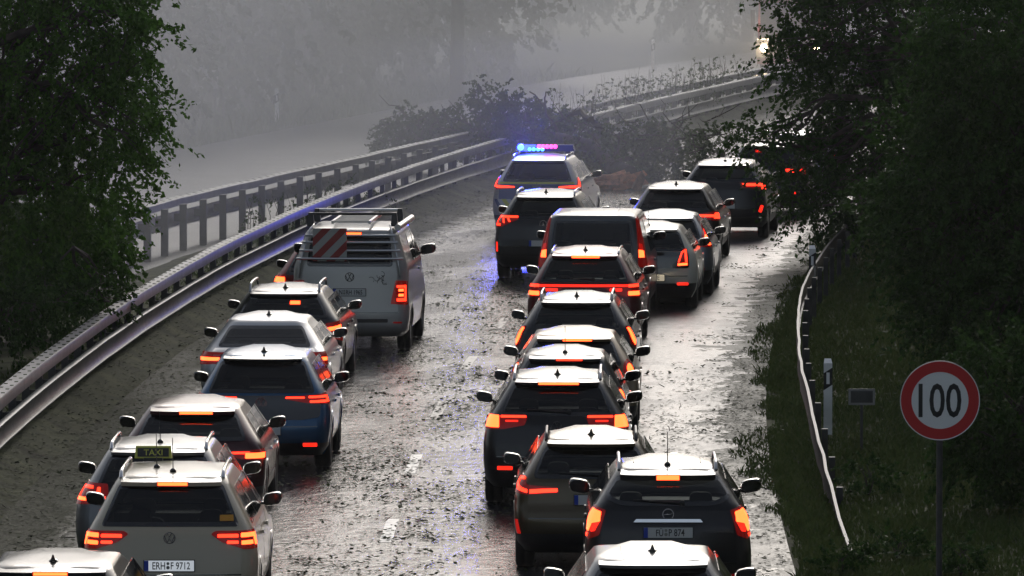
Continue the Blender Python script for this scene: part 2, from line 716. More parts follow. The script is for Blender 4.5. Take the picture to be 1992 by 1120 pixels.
strip('road', -0.35, 10.1, 0.0, M['road'], cols=4)
M['road_far'] = pmat('rain_beaten_asphalt', (0.05, 0.05, 0.052), 0.5, noise=0.5, scale=.5, bump=.8)
strip('opposite_road', -11.3, -2.1, 0.0, M['road_far'])
mbk = MB()
bs = np.arange(40, 300, 2.0)
pr = [(.55, .004), (.25, .07), (-.02, .21), (-.6, .20), (-1.6, .10), (-2.4, -.02)]
bv, bf = [], []
for i, d in enumerate(bs):
    kk = float(np.interp(d, [96, 149, 168, 185], [1.6, 1.1, .75, .5]))
    for o_, z_ in pr:
        bv.append((rail_x(d) + (o_ if o_ > 0 else o_ * kk), d, z_ + rnd.uniform(-.02, .02) * (z_ > .05)))
for i in range(len(bs) - 1):
    for k in range(len(pr) - 1):
        bf.append((i * 6 + k + 1, i * 6 + k, (i + 1) * 6 + k, (i + 1) * 6 + k + 1))
mbk.add(bv, bf).build('median_bank', M['earth'], smooth=80, kind='structure')
M['marking'] = pmat('road_marking', (0.075, 0.075, 0.073), 0.3, noise=0.8, scale=5)
M['marking_clean'] = pmat('road_marking_clean', (0.62, 0.62, 0.6), 0.35, noise=0.4, scale=9)


def quad_marking(o0, o1, d0, d1):
    vs_ = []
    n = max(1, int((d1 - d0) / 3))
    for i in range(n + 1):
        d = d0 + (d1 - d0) * i / n
        x = rail_x(d)
        vs_ += [(x + o0, d, 0.004), (x + o1, d, 0.004)]
    fs = [(2 * i, 2 * i + 1, 2 * i + 3, 2 * i + 2) for i in range(n)]
    return vs_, fs


d = 59.4
while d < 240:
    mk = MB()
    mk.add(*quad_marking(5.27, 5.42, d, d + 3.0))
    mk.build('lane_marking', M['marking_clean' if 86 < d < 100 else 'marking'], kind='structure')
    d += 9.5

# ------------------------------------------------------------------ guard rails
def wbeam_profile():
    # (toward road, z) of a W section, 0.31 m high
    return [(0.0, 0.0), (0.07, 0.004), (.08, .012), (.08, .028), (.062, .042), (.045, .10), (.03, .15), (.045, .20), (.062, .265),
            (.08, .282), (.08, .300), (.07, .308), (0.0, 0.31)]


def sweep(prof, xs, ds, zs, closed=False, side=1):
    m = MB()
    n = len(prof)
    vs_, fs = [], []
    for x, d, z in zip(xs, ds, zs):
        for (a, b) in prof:
            vs_.append((x + side * a, d, z + b))
    for i in range(len(ds) - 1):
        for k in range(n if closed else n - 1):
            k2 = (k + 1) % n
            fs.append((i * n + k, i * n + k2, (i + 1) * n + k2, (i + 1) * n + k))
    m.add(vs_, fs)
    return m


def solid(prof, t=0.006):
    return prof + [(a - t, b) for a, b in reversed(prof)]


post_me = MB().box((0, 0, 0.5), (0.10, 0.20, 1.06)).mesh('post', M['steel_dull'])
spacer_me = MB().box((0, 0, 0), (0.16, 0.09, 0.16)).mesh('bracket', M['steel_dull'])
bolt_me = MB().lathe([(0.0, 0.014), (0.022, 0.012), (0.028, 0.0)], 8, 'z').mesh('bolt', M['steel_dull'])


def super_rail(label, offs, side, d0, d1, zw, zb, hb=.16):
    ds = np.arange(d0, d1, 2.0)
    off = lambda d: float(np.interp(d, [q[0] for q in offs], [q[1] for q in offs]))
    root = empty('guard_rail', (rail_x(d0) + off(d0), d0, 0), 0, label, 'guard rail', 'steel median guard rails')
    bx, by = root.location.x, root.location.y
    xs = [rail_x(d) + off(d) - bx for d in ds]
    dl = ds - by
    jit = [rnd.uniform(-.006, .006) for _ in ds]
    sweep(solid(wbeam_profile()), [x - side * .08 for x in xs], dl, [zw + j for j in jit], True, side).build(
        'lower_beam', M['steel'], root, smooth=50)
    box = [(0.0, 0.0), (0.0, hb - .02), (-0.015, hb), (-0.20, hb), (-0.22, hb - .02), (-0.22, 0.0)]
    sweep(box, xs, dl, [zb + j for j in jit], True, side).build('top_beam', M['steel'], root, smooth=40)
    seg = [rnd.random() for _ in ds]
    for i, (x, d) in enumerate(zip(xs, dl)):
        from_mesh('post', post_me, root, (x - side * .27, d, zb - 1.0), sc=(1, 1, 1) if side > 0 else (1.4, 1.5, 1))
        from_mesh('bracket', spacer_me, root, (x - side * .16, d, zw + .20))
    # dark mounting slots along the top face
    sl_ = MB()
    for x0, x1, a, b in zip(xs[:-1], xs[1:], dl[:-1], dl[1:]):
        for k in range(6):
            t = (k + .5) / 6
            sl_.box((x0 + (x1 - x0) * t - side * (.05 + .11 * (k % 2)), a + (b - a) * t, zb + hb + .005), (.05, .09, .008))
    sl_.build('mounting_slot', M['gloss_black'], root, kind='stuff')
    return root


super_rail('near steel median guard rail with bright wet top beam and dark gap below', [(0, 0), (300, 0)], 1, 62, 262, .33, .84)
super_rail('far steel guard rail along the opposite carriageway, half lost in mist', [(96, -4.6), (120, -4.1), (149, -3.15), (168, -1.95), (185, -1.3), (262, -.95)], -1, 96, 262, .46, .90)

# right-hand rail, its near end sunk into the grass
rp = [(3.98, 87.0, -.02), (3.98, 88.5, .04), (3.99, 92.3, .2), (4.06, 98.4, .46), (4.12, 104, .68), (4.2, 108, .72), (4.5, 117, .72),
      (4.84, 124.5, .72), (5.2, 130, .72), (5.95, 139.5, .72)]
for d in np.arange(145, 262, 5.0):
    rp.append((rail_x(d) + 10.75, d, .72))
rp = np.array(rp)
dd = np.arange(87.0, 255, 1.5)
rxs = np.interp(dd, rp[:, 1], rp[:, 0])
rzs = np.interp(dd, rp[:, 1], rp[:, 2])
ker = np.ones(3) / 3
rxs[1:-1] = np.convolve(rxs, ker, 'valid')
wob = np.array([rnd.uniform(-.012, .012) for _ in dd]) * (dd < 135)
root = empty('guard_rail', (rxs[0], dd[0], 0), 0, 'low roadside guard rail whose near end dips into the grass verge', 'guard rail')
prof = [(-a, b - .31) for a, b in wbeam_profile()]
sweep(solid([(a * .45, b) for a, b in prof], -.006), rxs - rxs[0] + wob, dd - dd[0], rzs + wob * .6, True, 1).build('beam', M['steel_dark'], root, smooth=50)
rpost = MB().box((0, 0, 0), (0.08, 0.12, 0.8)).mesh('post', M['steel_dull'])
for i in range(4, len(dd), 2):
    from_mesh('post', rpost, root, (rxs[i] - rxs[0] + .1, dd[i] - dd[0], rzs[i] - .42))

# ------------------------------------------------------------------ signs, guide posts
def guide_post(px, d, label, mist=False, z=0.0, rz=0.0):
    p = ground_pt(px, 560, 0)
    x = (px - CX) * d / FPX
    r = empty('guide_post', (x, d, z), rz, label, 'guide post', 'white roadside guide posts')
    m = MB()
    # slanted-top hollow post
    prof = [(-.06, -.05), (.06, -.05), (.045, .05), (-.045, .05)]
    vs_ = [(a, b, 0) for a, b in prof] + [(a, b, 1.0 if b < 0 else 1.06) for a, b in prof]
    m.add(vs_, [(3, 2, 1, 0), (4, 5, 6, 7), (0, 1, 5, 4), (1, 2, 6, 5), (2, 3, 7, 6), (3, 0, 4, 7)])
    m.build('post_body', M['white'], r)
    b = MB()
    b.add([(-.0612, -.052, .62), (.0612, -.052, .70), (.0612, -.052, .94), (-.0612, -.052, .86),
           (-.047, .052, .62), (.047, .052, .70), (.047, .052, .94), (-.047, .052, .86)],
          [(3, 2, 1, 0), (4, 5, 6, 7), (0, 1, 5, 4), (1, 2, 6, 5), (2, 3, 7, 6), (3, 0, 4, 7)])
    bo = b.build('black_band', M['ink'], r)
    MB().box((0, -.056, .79), (.045, .006, .16)).build('reflector', M['signwhite'], bo)
    return r


guide_post(1612, 103.8, 'white guide post with black band beside the dipping end of the right guard rail')
guide_post(1581, 132.5, 'white guide post at the bend of the right guard rail, under the tree edge')
guide_post(538, 214.5, 'misty guide post on the far side of the opposite carriageway, nearest the signboard', rz=.1)
guide_post(1270, 266.0, 'faint guide post in mist above the right end of the median rail', rz=.1)

# the 100 sign
SD = 72.5
sx = (1828 - CX) * SD / FPX * 1.003
sc_ = at_depth(1828, 778, SD)
r = empty('speed_sign', (sc_.x, SD, 0), 0, 'round red and white 100 speed limit sign on a grey pole', 'traffic sign')
MB().lathe([(0, .02), (.03, .02), (.03, 3.12), (0, 3.12)], 12, 'z').build('pole', M['steel_dull'], r, smooth=40)
RS = .384
zc = sc_.z
pn = MB().lathe([(0, -.045), (RS, -.045), (RS + .006, -.05), (RS + .006, -.04), (RS, -.035), (0, -.035)], 56, 'y', (0, 0, zc))
po = pn.build('sign_panel', M['signwhite'], r, smooth=30)
MB().lathe([(RS * .725, -.048), (RS * .99, -.048), (RS * .99, -.046), (RS * .725, -.046)], 56, 'y', (0, 0, zc)).build(
    'red_ring', M['signred'], po)
v, f = text_mesh_data('100', .335, .70, 0.012)
w = max(p[0] for p in v)
MB().add([(p[0] - w / 2, -.0475, zc + p[1] - .168) for p in v], f).build('lettering', M['ink'], po)
cl = MB()
for dz in (-.2, .2):
    cl.box((0, -.005, zc + dz), (.16, .07, .03))
cl.build('clamp', M['steel_dull'], r)

# little nameplate behind the rail
q = ground_pt(1678, 905)
q = Vector(((1678 - CX) * 101.0 / FPX, 101.0, 0))
r = empty('marker_plate', q, 0, 'small dim rectangular plate on a short stake in the verge beside the guide post', 'marker sign')
MB().box((0, 0, .33), (.035, .035, .7)).build('stake', M['steel_dull'], r)
MB().box((0, -.03, .74), (.36, .015, .22)).build('plate_panel', M['signgrey'], r)
MB().box((0, -.036, .74), (.30, .006, .16)).build('plate_face', M['steel_dull'], r)

# back of a sign in the mist, far verge
q = Vector(((418 - CX) * 214 / FPX, 214, 0))
r = empty('sign_board', q, .12, 'blurred rectangular signboard on two thin posts in the mist beyond the opposite carriageway', 'traffic sign')
MB().box((-.17, 0, 1.38), (.54, .03, .62)).build('board', M['signgrey'], r)
for x, h in ((-.0, 1.7), (.25, .95)):
    MB().lathe([(0, 0), (.035, 0), (.035, h), (0, h)], 8, 'z', (x, .04, 0)).build('post', M['steel_dull'], r, smooth=40)

# ------------------------------------------------------------------ vehicles
def smooth_interp(pts, k=5):
    zs = np.array([p[0] for p in pts])
    ys = np.array([p[1] for p in pts])
    zz = np.arange(zs[0], zs[-1] + .005, .005)
    yy = np.interp(zz, zs, ys)
    if k > 1:
        pad = np.concatenate([np.full(k, yy[0]) + (yy[0] - yy[k:0:-1]), yy, np.full(k, yy[-1]) + (yy[-1] - yy[-2:-k - 2:-1])])
        ker_ = np.ones(2 * k + 1) / (2 * k + 1)
        yy = np.convolve(pad, ker_, 'valid')
    return lambda z: float(np.interp(z, zz, yy))


PROFILE = {
    # rear outline: (height as given, distance forward from the rearmost point); 'R' marks are relative to roof height
    'hatch': dict(tail=[(.20, .26), (.30, .09), (.42, .01), (.55, 0), (.70, .02), (.84, .07), (.98, .10), (1.04, .14)], top=.50, zw=1.02, hood=.90, wsl=1.22),
    'suv': dict(tail=[(.24, .26), (.34, .09), (.48, .01), (.62, 0), (.76, .02), (.90, .05), (1.04, .08), (1.12, .13)], top=.44, zw=1.10, hood=1.0, wsl=1.25),
    'estate': dict(tail=[(.20, .26), (.30, .09), (.42, .01), (.55, 0), (.70, .02), (.84, .05), (.98, .08), (1.04, .12)], top=.50, zw=1.02, hood=.90, wsl=1.3),
    'sedan': dict(tail=[(.20, .26), (.30, .09), (.42, .01), (.55, 0), (.72, .02), (.88, .05), (.955, .07), (.975, .18), (1.0, .26)], top=.76, zw=1.02, hood=.88, wsl=1.3),
    'small': dict(tail=[(.20, .22), (.30, .07), (.42, .01), (.55, 0), (.72, .01), (.9, .03), (1.0, .05)], top=.20, zw=.92, hood=.90, wsl=1.0),
    'van': dict(tail=[(.24, .20), (.34, .06), (.46, .0), (.62, 0), (.80, .02), (1.0, .04), (1.2, .06)], top=.20, zw=1.16, hood=1.12, wsl=.95),
}
WHEEL_ME = {}


def wheel_meshes(rw):
    k = round(rw, 2)
    if k not in WHEEL_ME:
        t = MB()
        w = .11
        t.lathe([(rw * .66, -w * .9), (rw * .86, -w), (rw * .96, -w * .92), (rw, -w * .7), (rw, -.02), (rw * .985, -.015), (rw * .985, .015),
                 (rw, .02), (rw, w * .7), (rw * .96, w * .92), (rw * .86, w), (rw * .66, w * .9)], 32, 'x')
        ty = t.mesh('tyre', M['rubber'], 50)
        m = MB()
        m.lathe([(rw * .66, .06), (rw * .68, .095), (rw * .62, .09), (rw * .60, .03), (0, .02)], 28, 'x')
        for s in range(5):
            a = 2 * math.pi * s / 5
            rot = Matrix.Rotation(a, 3, 'X')
            m.box(tuple(rot @ Vector((.075, 0, rw * .34))), (.03, rw * .16, rw * .60), 0, rot)
        m.lathe([(0, .10), (.05, .095), (.055, .06)], 14, 'x')
        WHEEL_ME[k] = (ty, m.mesh('rim', M['rim'], 40))
    return WHEEL_ME[k]


def _mirror_me():
    m = MB()
    # housing: lofted rounded box, right-hand side; x outward
    secs = [(-.06, .55), (-.045, .9), (0.0, 1.0), (.06, .86), (.10, .5), (.115, .15)]
    n = 16
    vs_, fs = [], []
    for (y, k) in secs:
        for i in range(n):
            a = 2 * math.pi * i / n
            ca, sa = math.cos(a), math.sin(a)
            x = .15 + .125 * k * math.copysign(abs(ca) ** .6, ca)
            z = .085 * k * math.copysign(abs(sa) ** .7, sa) + .02 * (x - .15) / .12
            vs_.append((x, y, z))
    for i in range(len(secs) - 1):
        for k in range(n):
            k2 = (k + 1) % n
            fs.append((i * n + k, i * n + k2, (i + 1) * n + k2, (i + 1) * n + k))
    fs.append(tuple(range(n)))
    fs.append(tuple((len(secs) - 1) * n + k for k in range(n)))
    m.add(vs_, fs)
    m.box((.0, .02, -.055), (.16, .07, .035))
    return m


MIRROR_R = _mirror_me()
MIRROR_L = MB().add([(-x, y, z) for x, y, z in MIRROR_R.v], [tuple(reversed(f)) for f in MIRROR_R.f])
_mm = {}


def mirror_mesh(side, mat):
    k = (side, mat.name)
    if k not in _mm:
        _mm[k] = (MIRROR_R if side > 0 else MIRROR_L).mesh('wing_mirror', mat, 50)
    return _mm[k]


MIRROR_GLASS = {}
for s_ in (1, -1):
    mg = MB()
    pg_ = [(s_ * (.15 + .105 * math.copysign(abs(math.cos(a)) ** .6, math.cos(a))), -.063, .068 * math.copysign(abs(math.sin(a)) ** .7, math.sin(a)))
           for a in [2 * math.pi * i / 16 for i in range(16)]]
    mg.add(pg_ + [(x, y + .01, z) for x, y, z in pg_], [tuple(range(16)), tuple(range(31, 15, -1))] + [((i + 1) % 16, i, 16 + i, 16 + (i + 1) % 16) for i in range(16)])
    MIRROR_GLASS[s_] = mg.mesh('mirror_glass', pmat('mirror_glass', (.05, .052, .056), .06, metal=1.0))

seat_m = MB()
seat_m.prism_xz(rpoly([(-.25, .10), (.25, .10), (.22, .72), (-.22, .72)], .12, 4), -.07, .07)
seat_m.prism_xz(rpoly([(-.13, .75), (.13, .75), (.12, .93), (-.12, .93)], .07, 4), -.12, -.02)
seat_m.box((0, -.07, .72), (.14, .02, .10))
seat_m.box((0, .28, .06), (.50, .50, .14))
SEAT_ME = seat_m.mesh('seat', M['seat'])
fin_m = MB()
fin_m.add([(-.028, -.07, 0), (.028, -.07, 0), (.026, .08, 0), (-.026, .08, 0), (-.006, -.075, .062), (.006, -.075, .062), (.004, -.02, .052), (-.004, -.02, .052)],
          [(3, 2, 1, 0), (4, 5, 6, 7), (0, 1, 5, 4), (1, 2, 6, 5), (2, 3, 7, 6), (3, 0, 4, 7)])
fin_m.lathe([(.045, -.012), (.044, .0), (.03, .012), (0, .016)], 12, 'z')
FIN_ME = fin_m.mesh('antenna', M['gloss_black'], 40)
rod_m = MB()
rod_m.lathe([(.035, -.01), (.034, .012), (.014, .03), (0, .03)], 12, 'z')
rod_m.tube([(0, 0, .02), (0, -.10, .36)], [.006, .004], 6)
ROD_ME = rod_m.mesh('antenna', M['gloss_black'], 40)


class Car:
    def __init__(s, name, kind, L, W, H, loc, rz, label, cat, group, body, tint=.30, lower=None, zlow=.45, rw=.33, wr=.66, **kw):
        s.kind, s.L, s.H = kind, L, H
        W = W / 2
        s.W = W
        P = dict(PROFILE[kind])
        P.update(kw.get('prof', {}))
        s.P = P
        zr = H - .13            # top of the rear window
        s.zr = zr
        hood, wsl = P['hood'], P['wsl']
        yw = L - wsl
        top = P['top']
        s.top = top
        van = kind == 'van'
        Wr = W * wr
        s.Wr = Wr
        z0 = P['tail'][0][0]
        s.z0 = z0
        cap = [(H - .055, top + .10), (H - .03, top + .34), (H - .012, top + .75), (H, top + 1.05)]
        if van:
            cap = [(H - .06, top + .02), (H - .03, top + .16), (H - .012, top + .5), (H, top + .9)]
        s.yr = smooth_interp(P['tail'] + [(zr, top)] + cap, 4)
        wr_y = yw - (.80 if not van else .62)
        lim = top + 1.15
        s.yf = smooth_interp([(z0, L - .18), (.42, L), (hood - .28, L - .03), (hood - .10, L - .22), (hood + .0, yw + .12), (hood + .06, yw),
                              (zr, wr_y), (H - .06, wr_y - .16), (H - .03, max(lim, wr_y - .42)), (H - .012, max(lim, wr_y - .8)), (H, max(lim - .05, wr_y - 1.1))], 3)
        belt = P['zw'] - .06
        s.belt = belt
        s.w = smooth_interp([(z0, W - .11), (.34, W - .03), (.55, W - .004), (.75, W), (.88, W - .012), (belt, W - .05 if not van else W - .02), (zr, Wr), (H - .055, Wr - .05),
                             (H - .028, Wr - .13), (H - .012, Wr - .25), (H, Wr - .40)], 2)
        s.bow0 = kw.get('bow', .09)
        s.root = empty(name, loc, rz, label, cat, group)
        s.bodymat = body
        s.holes = []
        s.tint = min(.66, tint * 1.6)
        s.lower = lower or M['plastic']
        s.zlow = zlow
        s.rw = rw
        s.axles = (kw.get('ra', L * .20 if not van else L * .21), L - kw.get('fa', .86))

    # ---- surface
    def rx(s, z):
        w = s.w(z)
        return min(.17, w * .45)

    def bow(s, z):
        return s.bow0 * min(1, s.w(z) / s.W) ** 2

    def rear(s, u, z):
        sg = 1 if u >= 0 else -1
        u = abs(u)
        w, rx = s.w(z), s.rx(z)
        ry = .30
        xe = w - rx
        yr = s.yr(z)
        b = s.bow(z)
        if u <= xe:
            return Vector((sg * u, yr + b * (u / w) ** 2, z))
        arc = (rx + ry) * .80
        ph = min(1.0, (u - xe) / arc) * math.pi / 2
        ph = ph ** .92 * (math.pi / 2) ** .08
        y0 = yr + b * (xe / w) ** 2
        if (u - xe) <= arc:
            return Vector((sg * (xe + rx * math.sin(ph)), y0 + ry * (1 - math.cos(ph)), z))
        return Vector((sg * w, y0 + ry + (u - xe - arc), z))

    def front(s, u, z):
        sg = 1 if u >= 0 else -1
        u = abs(u)
        w = s.w(z)
        return Vector((sg * min(u, w), s.yf(z) - .16 * (min(u, w) / w) ** 2, z))

    def side(s, sg):
        def f(y, z):
            return Vector((sg * s.w(z), y, z))
        return f

    def normal(s, fn, u, z):
        e = .012
        a = fn(u + e, z) - fn(u - e, z)
        b = fn(u, z + e) - fn(u, z - e)
        n = a.cross(b)
        if n.length < 1e-9:
            return Vector((0, -1, 0))
        n.normalize()
        p = fn(u, z)
        c = Vector((0, s.L * .5, z - .05))
        if n.dot(p - c) < 0:
            n = -n
        return n

    # ---- a surface patch with thickness
    def patch(s, name, poly, mat, d=.006, fn=None, parent=None, step=.06, frit=0.0, depth=.014):
        fn = fn or s.rear
        if area2(poly) < 0:
            poly = poly[::-1]
        v, f, mi = [], [], []
        inner = poly
        if frit > 0:
            poly = resample(poly, .05)
            poly, inner = inset(poly, frit)
        bm = bmesh.new()
        bvs = [bm.verts.new((x, y, 0)) for x, y in inner]
        bm.faces.new(bvs)
        xs = [p[0] for p in inner]
        ys = [p[1] for p in inner]
        for ax, (a, b) in ((0, (min(xs), max(xs))), (1, (min(ys), max(ys)))):
            n = int((b - a) / step)
            for k in range(1, n + 1):
                t = a + (b - a) * k / (n + 1)
                co = (t, 0, 0) if ax == 0 else (0, t, 0)
                no = (1, 0, 0) if ax == 0 else (0, 1, 0)
                bmesh.ops.bisect_plane(bm, geom=bm.verts[:] + bm.edges[:] + bm.faces[:], dist=1e-5, plane_co=co, plane_no=no)
        bm.verts.index_update()
        pts = [(q.co.x, q.co.y) for q in bm.verts]
        fc = [[q.index for q in fa.verts] for fa in bm.faces]
        bnd = []
        for e in bm.edges:
            if len(e.link_faces) == 1:
                lf = e.link_faces[0]
                for lp in lf.loops:
                    if lp.edge == e:
                        bnd.append((lp.vert.index, lp.link_loop_next.vert.index))
        bm.free()
        mb = MB()
        mb.v = [tuple(fn(x, z) + s.normal(fn, x, z) * d) for x, z in pts]
        mb.f = [tuple(x) for x in fc]
        mb.m = [0] * len(fc)

        def outer(x, z, dd):
            return tuple(fn(x, z) + s.normal(fn, x, z) * dd)
        if frit > 0:
            N = len(poly)
            base = len(mb.v)
            for (x, z), (xi, zi) in zip(poly, inner):
                mb.v.append(outer(x, z, d))
                mb.v.append(outer(xi, zi, d + .0004))
                mb.v.append(outer(x, z, d - depth))
            for i in range(N):
                j = (i + 1) % N
                a, b = base + 3 * i, base + 3 * j
                mb.f += [(a, b, b + 1, a + 1), (b, a, a + 2, b + 2)]
                mb.m += [1, 1]
        else:
            base = len(mb.v)
            idx = {}
            for a, b in bnd:
                for q in (a, b):
                    if q not in idx:
                        idx[q] = len(mb.v)
                        mb.v.append(outer(pts[q][0], pts[q][1], d - depth))
            for a, b in bnd:
                mb.f.append((b, a, idx[a], idx[b]))
                mb.m.append(0)
        mats = [mat, M['frit']] if frit > 0 else [mat]
        me = bpy.data.meshes.new(name)
        me.from_pydata(mb.v, [], mb.f)
        for m_ in mats:
            me.materials.append(m_)
        me.polygons.foreach_set('material_index', mb.m)
        # orient faces outward
        c = Vector((0, s.L * .5, .7))
        bm = bmesh.new()
        bm.from_mesh(me)
        bm.normal_update()
        fl = [q for q in bm.faces if q.normal.dot(q.calc_center_median() - c) < 0 and q.calc_area() > 0]
        if fl:
            bmesh.ops.reverse_faces(bm, faces=fl)
        bm.to_mesh(me)
        bm.free()
        me.polygons.foreach_set('use_smooth', [True] * len(me.polygons))
        me.set_sharp_from_angle(angle=R(35))
        o = bpy.data.objects.new(name, me)
        link(o, parent if parent is not None else s.root)
        return o

    def window(s, name, poly, kind, sg=1, frit=.045, tint=None):
        fn = s.rear if kind == 'rear' else s.front if kind == 'front' else s.side(sg)
        o = s.patch(name, poly, glass(tint if tint is not None else s.tint, kind != 'side'), .004, fn, frit=frit, step=.09)
        _, inn = inset(resample(poly, .05), .004)
        s.holes.append((kind, sg, inn))
        return o

    # ---- body shell
    def shell(s):
        zs = list(np.arange(s.z0, s.zr, .045)) + [s.zr, s.zr + .03, s.H - .065, s.H - .045, s.H - .03, s.H - .018, s.H - .008, s.H]
        zs = sorted(set(round(float(z), 4) for z in zs))
        NR, NC, NS, NF = 12, 7, 62, 10
        verts = []
        meta = []
        for z in zs:
            half = []
            w, rx = s.w(z), s.rx(z)
            xe = w - rx
            arc = (rx + .30) * .80
            for i in range(NR):
                half.append((s.rear(xe * i / NR, z), 'rear', xe * i / NR))
            for i in range(NC):
                half.append((s.rear(xe + arc * i / NC, z), 'rear', xe + arc * i / NC))
            ys = s.rear(xe + arc, z).y
            ye = s.yf(z) - .16
            fr = .25 if z < s.P['hood'] else .02
            if ye - fr < ys + .1:
                fr = .01
                ye = max(ye, ys + .1)
            for i in range(NS):
                y = ys + (ye - fr - ys) * i / (NS - 1)
                half.append((Vector((w, y, z)), 'side', y))
            for i in range(1, NF + 1):
                t = i / NF
                u = w * (1 - t)
                yy = s.yf(z) - .16 * (u / w) ** 2
                if fr > .1:
                    yy -= fr * (1 - t) * max(0, (u / w)) ** 6
                half.append((Vector((u, max(yy, ye - fr), z)), 'front', u))
            ring = half + [(Vector((-p.x, p.y, p.z)), k, -u if k != 'side' else u) for (p, k, u) in half[-2:0:-1]]
            meta.append(ring)
            verts += [tuple(q[0]) for q in ring]
        n = len(meta[0])
        faces, mats, role = [], [], []
        hs_ = {'rear': [], 'front': [], 1: [], -1: []}
        for kind, sg, poly in s.holes:
            key = kind if kind != 'side' else sg
            bb = (min(p[0] for p in poly), max(p[0] for p in poly), min(p[1] for p in poly), max(p[1] for p in poly))
            hs_[key].append((poly, bb))
        flags = {}

        def inside(i, k):
            key = (i, k % n)
            if key in flags:
                return flags[key]
            p, kind, u = meta[i][k % n]
            res = False
            hk = kind if kind != 'side' else (1 if p.x > 0 else -1)
            a = u if kind != 'side' else p.y
            for poly, bb in hs_[hk]:
                if bb[0] <= a <= bb[1] and bb[2] <= p.z <= bb[3] and pip(a, p.z, poly):
                    res = True
            if kind == 'rear' and not res:
                pass
            flags[key] = res
            return res
        ra, fa = s.axles
        for i in range(len(zs) - 1):
            zc_ = (zs[i] + zs[i + 1]) / 2
            for k in range(n):
                k2 = (k + 1) % n
                pa, ka, ua = meta[i][k]
                pb, kb, ub = meta[i][k2]
                cy_ = (pa.y + pb.y) / 2
                if zc_ > .8 and inside(i, k) and inside(i, k2) and inside(i + 1, k) and inside(i + 1, k2):
                    continue
                if abs(pa.x) > s.W * .72 and zc_ < .9:
                    arch = False
                    for ay in (ra, fa):
                        if math.hypot(cy_ - ay, zc_ - s.rw) < s.rw + .035:
                            arch = True
                    if arch:
                        continue
                rear_zone = ka == 'rear' and kb == 'rear' or (ka == 'rear' and kb == 'side')
                faces.append((i * n + k, i * n + k2, (i + 1) * n + k2, (i + 1) * n + k))
                mats.append(1 if zc_ < s.zlow else 0)
                role.append('bumper' if (zc_ < .60 + (s.z0 - .2) and rear_zone) else
                            'tailgate' if (ka == 'rear' and kb == 'rear' and abs(pa.x) < s.W - .16 and abs(pb.x) < s.W - .16 and zc_ < s.P['zw'] - .02) else 'body')
        nb = len(verts)
        faces.append(tuple((len(zs) - 1) * n + k for k in range(n)))
        mats.append(0)
        role.append('body')
        faces.append(tuple(range(n - 1, -1, -1)))
        mats.append(1)
        role.append('body')
        for nm in ('body', 'rear_bumper', 'tailgate'):
            key = 'bumper' if nm == 'rear_bumper' else nm
            fs = [f for f, r_ in zip(faces, role) if r_ == key]
            ms = [m for m, r_ in zip(mats, role) if r_ == key]
            used = sorted({q for f in fs for q in f})
            mp = {q: i for i, q in enumerate(used)}
            push = -.004 if nm == 'tailgate' else 0
            me = bpy.data.meshes.new(nm)
            me.from_pydata([(verts[q][0], verts[q][1] + push, verts[q][2]) for q in used], [], [tuple(mp[q] for q in f) for f in fs])
            me.materials.append(s.bodymat)
            me.materials.append(s.lower)
            me.polygons.foreach_set('material_index', ms)
            me.polygons.foreach_set('use_smooth', [True] * len(fs))
            me.set_sharp_from_angle(angle=R(48))
            link(bpy.data.objects.new(nm, me), s.root)

    # ---- standard equipment
    def wheels(s, arch_mat=None):
        ty, rm = wheel_meshes(s.rw)
        for ay in s.axles:
            for sg in (1, -1):
                x = sg * (s.W - .125)
                w_ = from_mesh('wheel', ty, s.root, (x, ay, s.rw), (0, 0, 0 if sg > 0 else math.pi))
                from_mesh('rim', rm, w_)
                # wheel-arch lip
                mb = MB()
                n = 22
                vs_, fs = [], []
                for i in range(n + 1):
                    a = -.28 + (math.pi + .56) * i / n
                    for rr, dx in ((s.rw + .015, -.02), (s.rw + .022, .007), (s.rw + .10, .007), (s.rw + .105, -.015)):
                        y = ay + rr * math.cos(a)
                        z = max(s.z0 + .005, s.rw + rr * math.sin(a))
                        vs_.append((sg * (s.w(z) + dx), y, z))
                for i in range(n):
                    for k in range(3):
                        fs.append((i * 4 + k, i * 4 + k + 1, (i + 1) * 4 + k + 1, (i + 1) * 4 + k))
                mb.add(vs_, fs)
                mb.build('wheel_arch', arch_mat or s.bodymat, s.root, smooth=50)
                # dark liner
                lb = MB()
                vs_, fs = [], []
                for i in range(n + 1):
                    a = math.pi * i / n
                    rr = s.rw + .03
                    for xx in (s.W - .03, s.W - .32):
                        vs_.append((sg * xx, ay + rr * math.cos(a), s.rw + rr * math.sin(a)))
                for i in range(n):
                    fs.append((2 * i, 2 * i + 1, 2 * i + 3, 2 * i + 2))
                fs.append(tuple(2 * i + 1 for i in range(n + 1)))
                lb.add(vs_, fs)
                lb.build('wheel_well', M['plastic'], s.root)

    def mirrors(s, mat=None, y=None, z=None, sc=1.0):
        y = y if y is not None else s.L - s.P['wsl'] - .42
        z = z if z is not None else s.belt + .10
        sc *= .86
        for sg in (1, -1):
            m_ = from_mesh('wing_mirror', mirror_mesh(sg, mat or M['gloss_black']), s.root, (sg * (s.w(z - .05) - .01), y, z), (0, 0, 0), (sc, sc, sc))
            from_mesh('mirror_glass', MIRROR_GLASS[sg], m_)

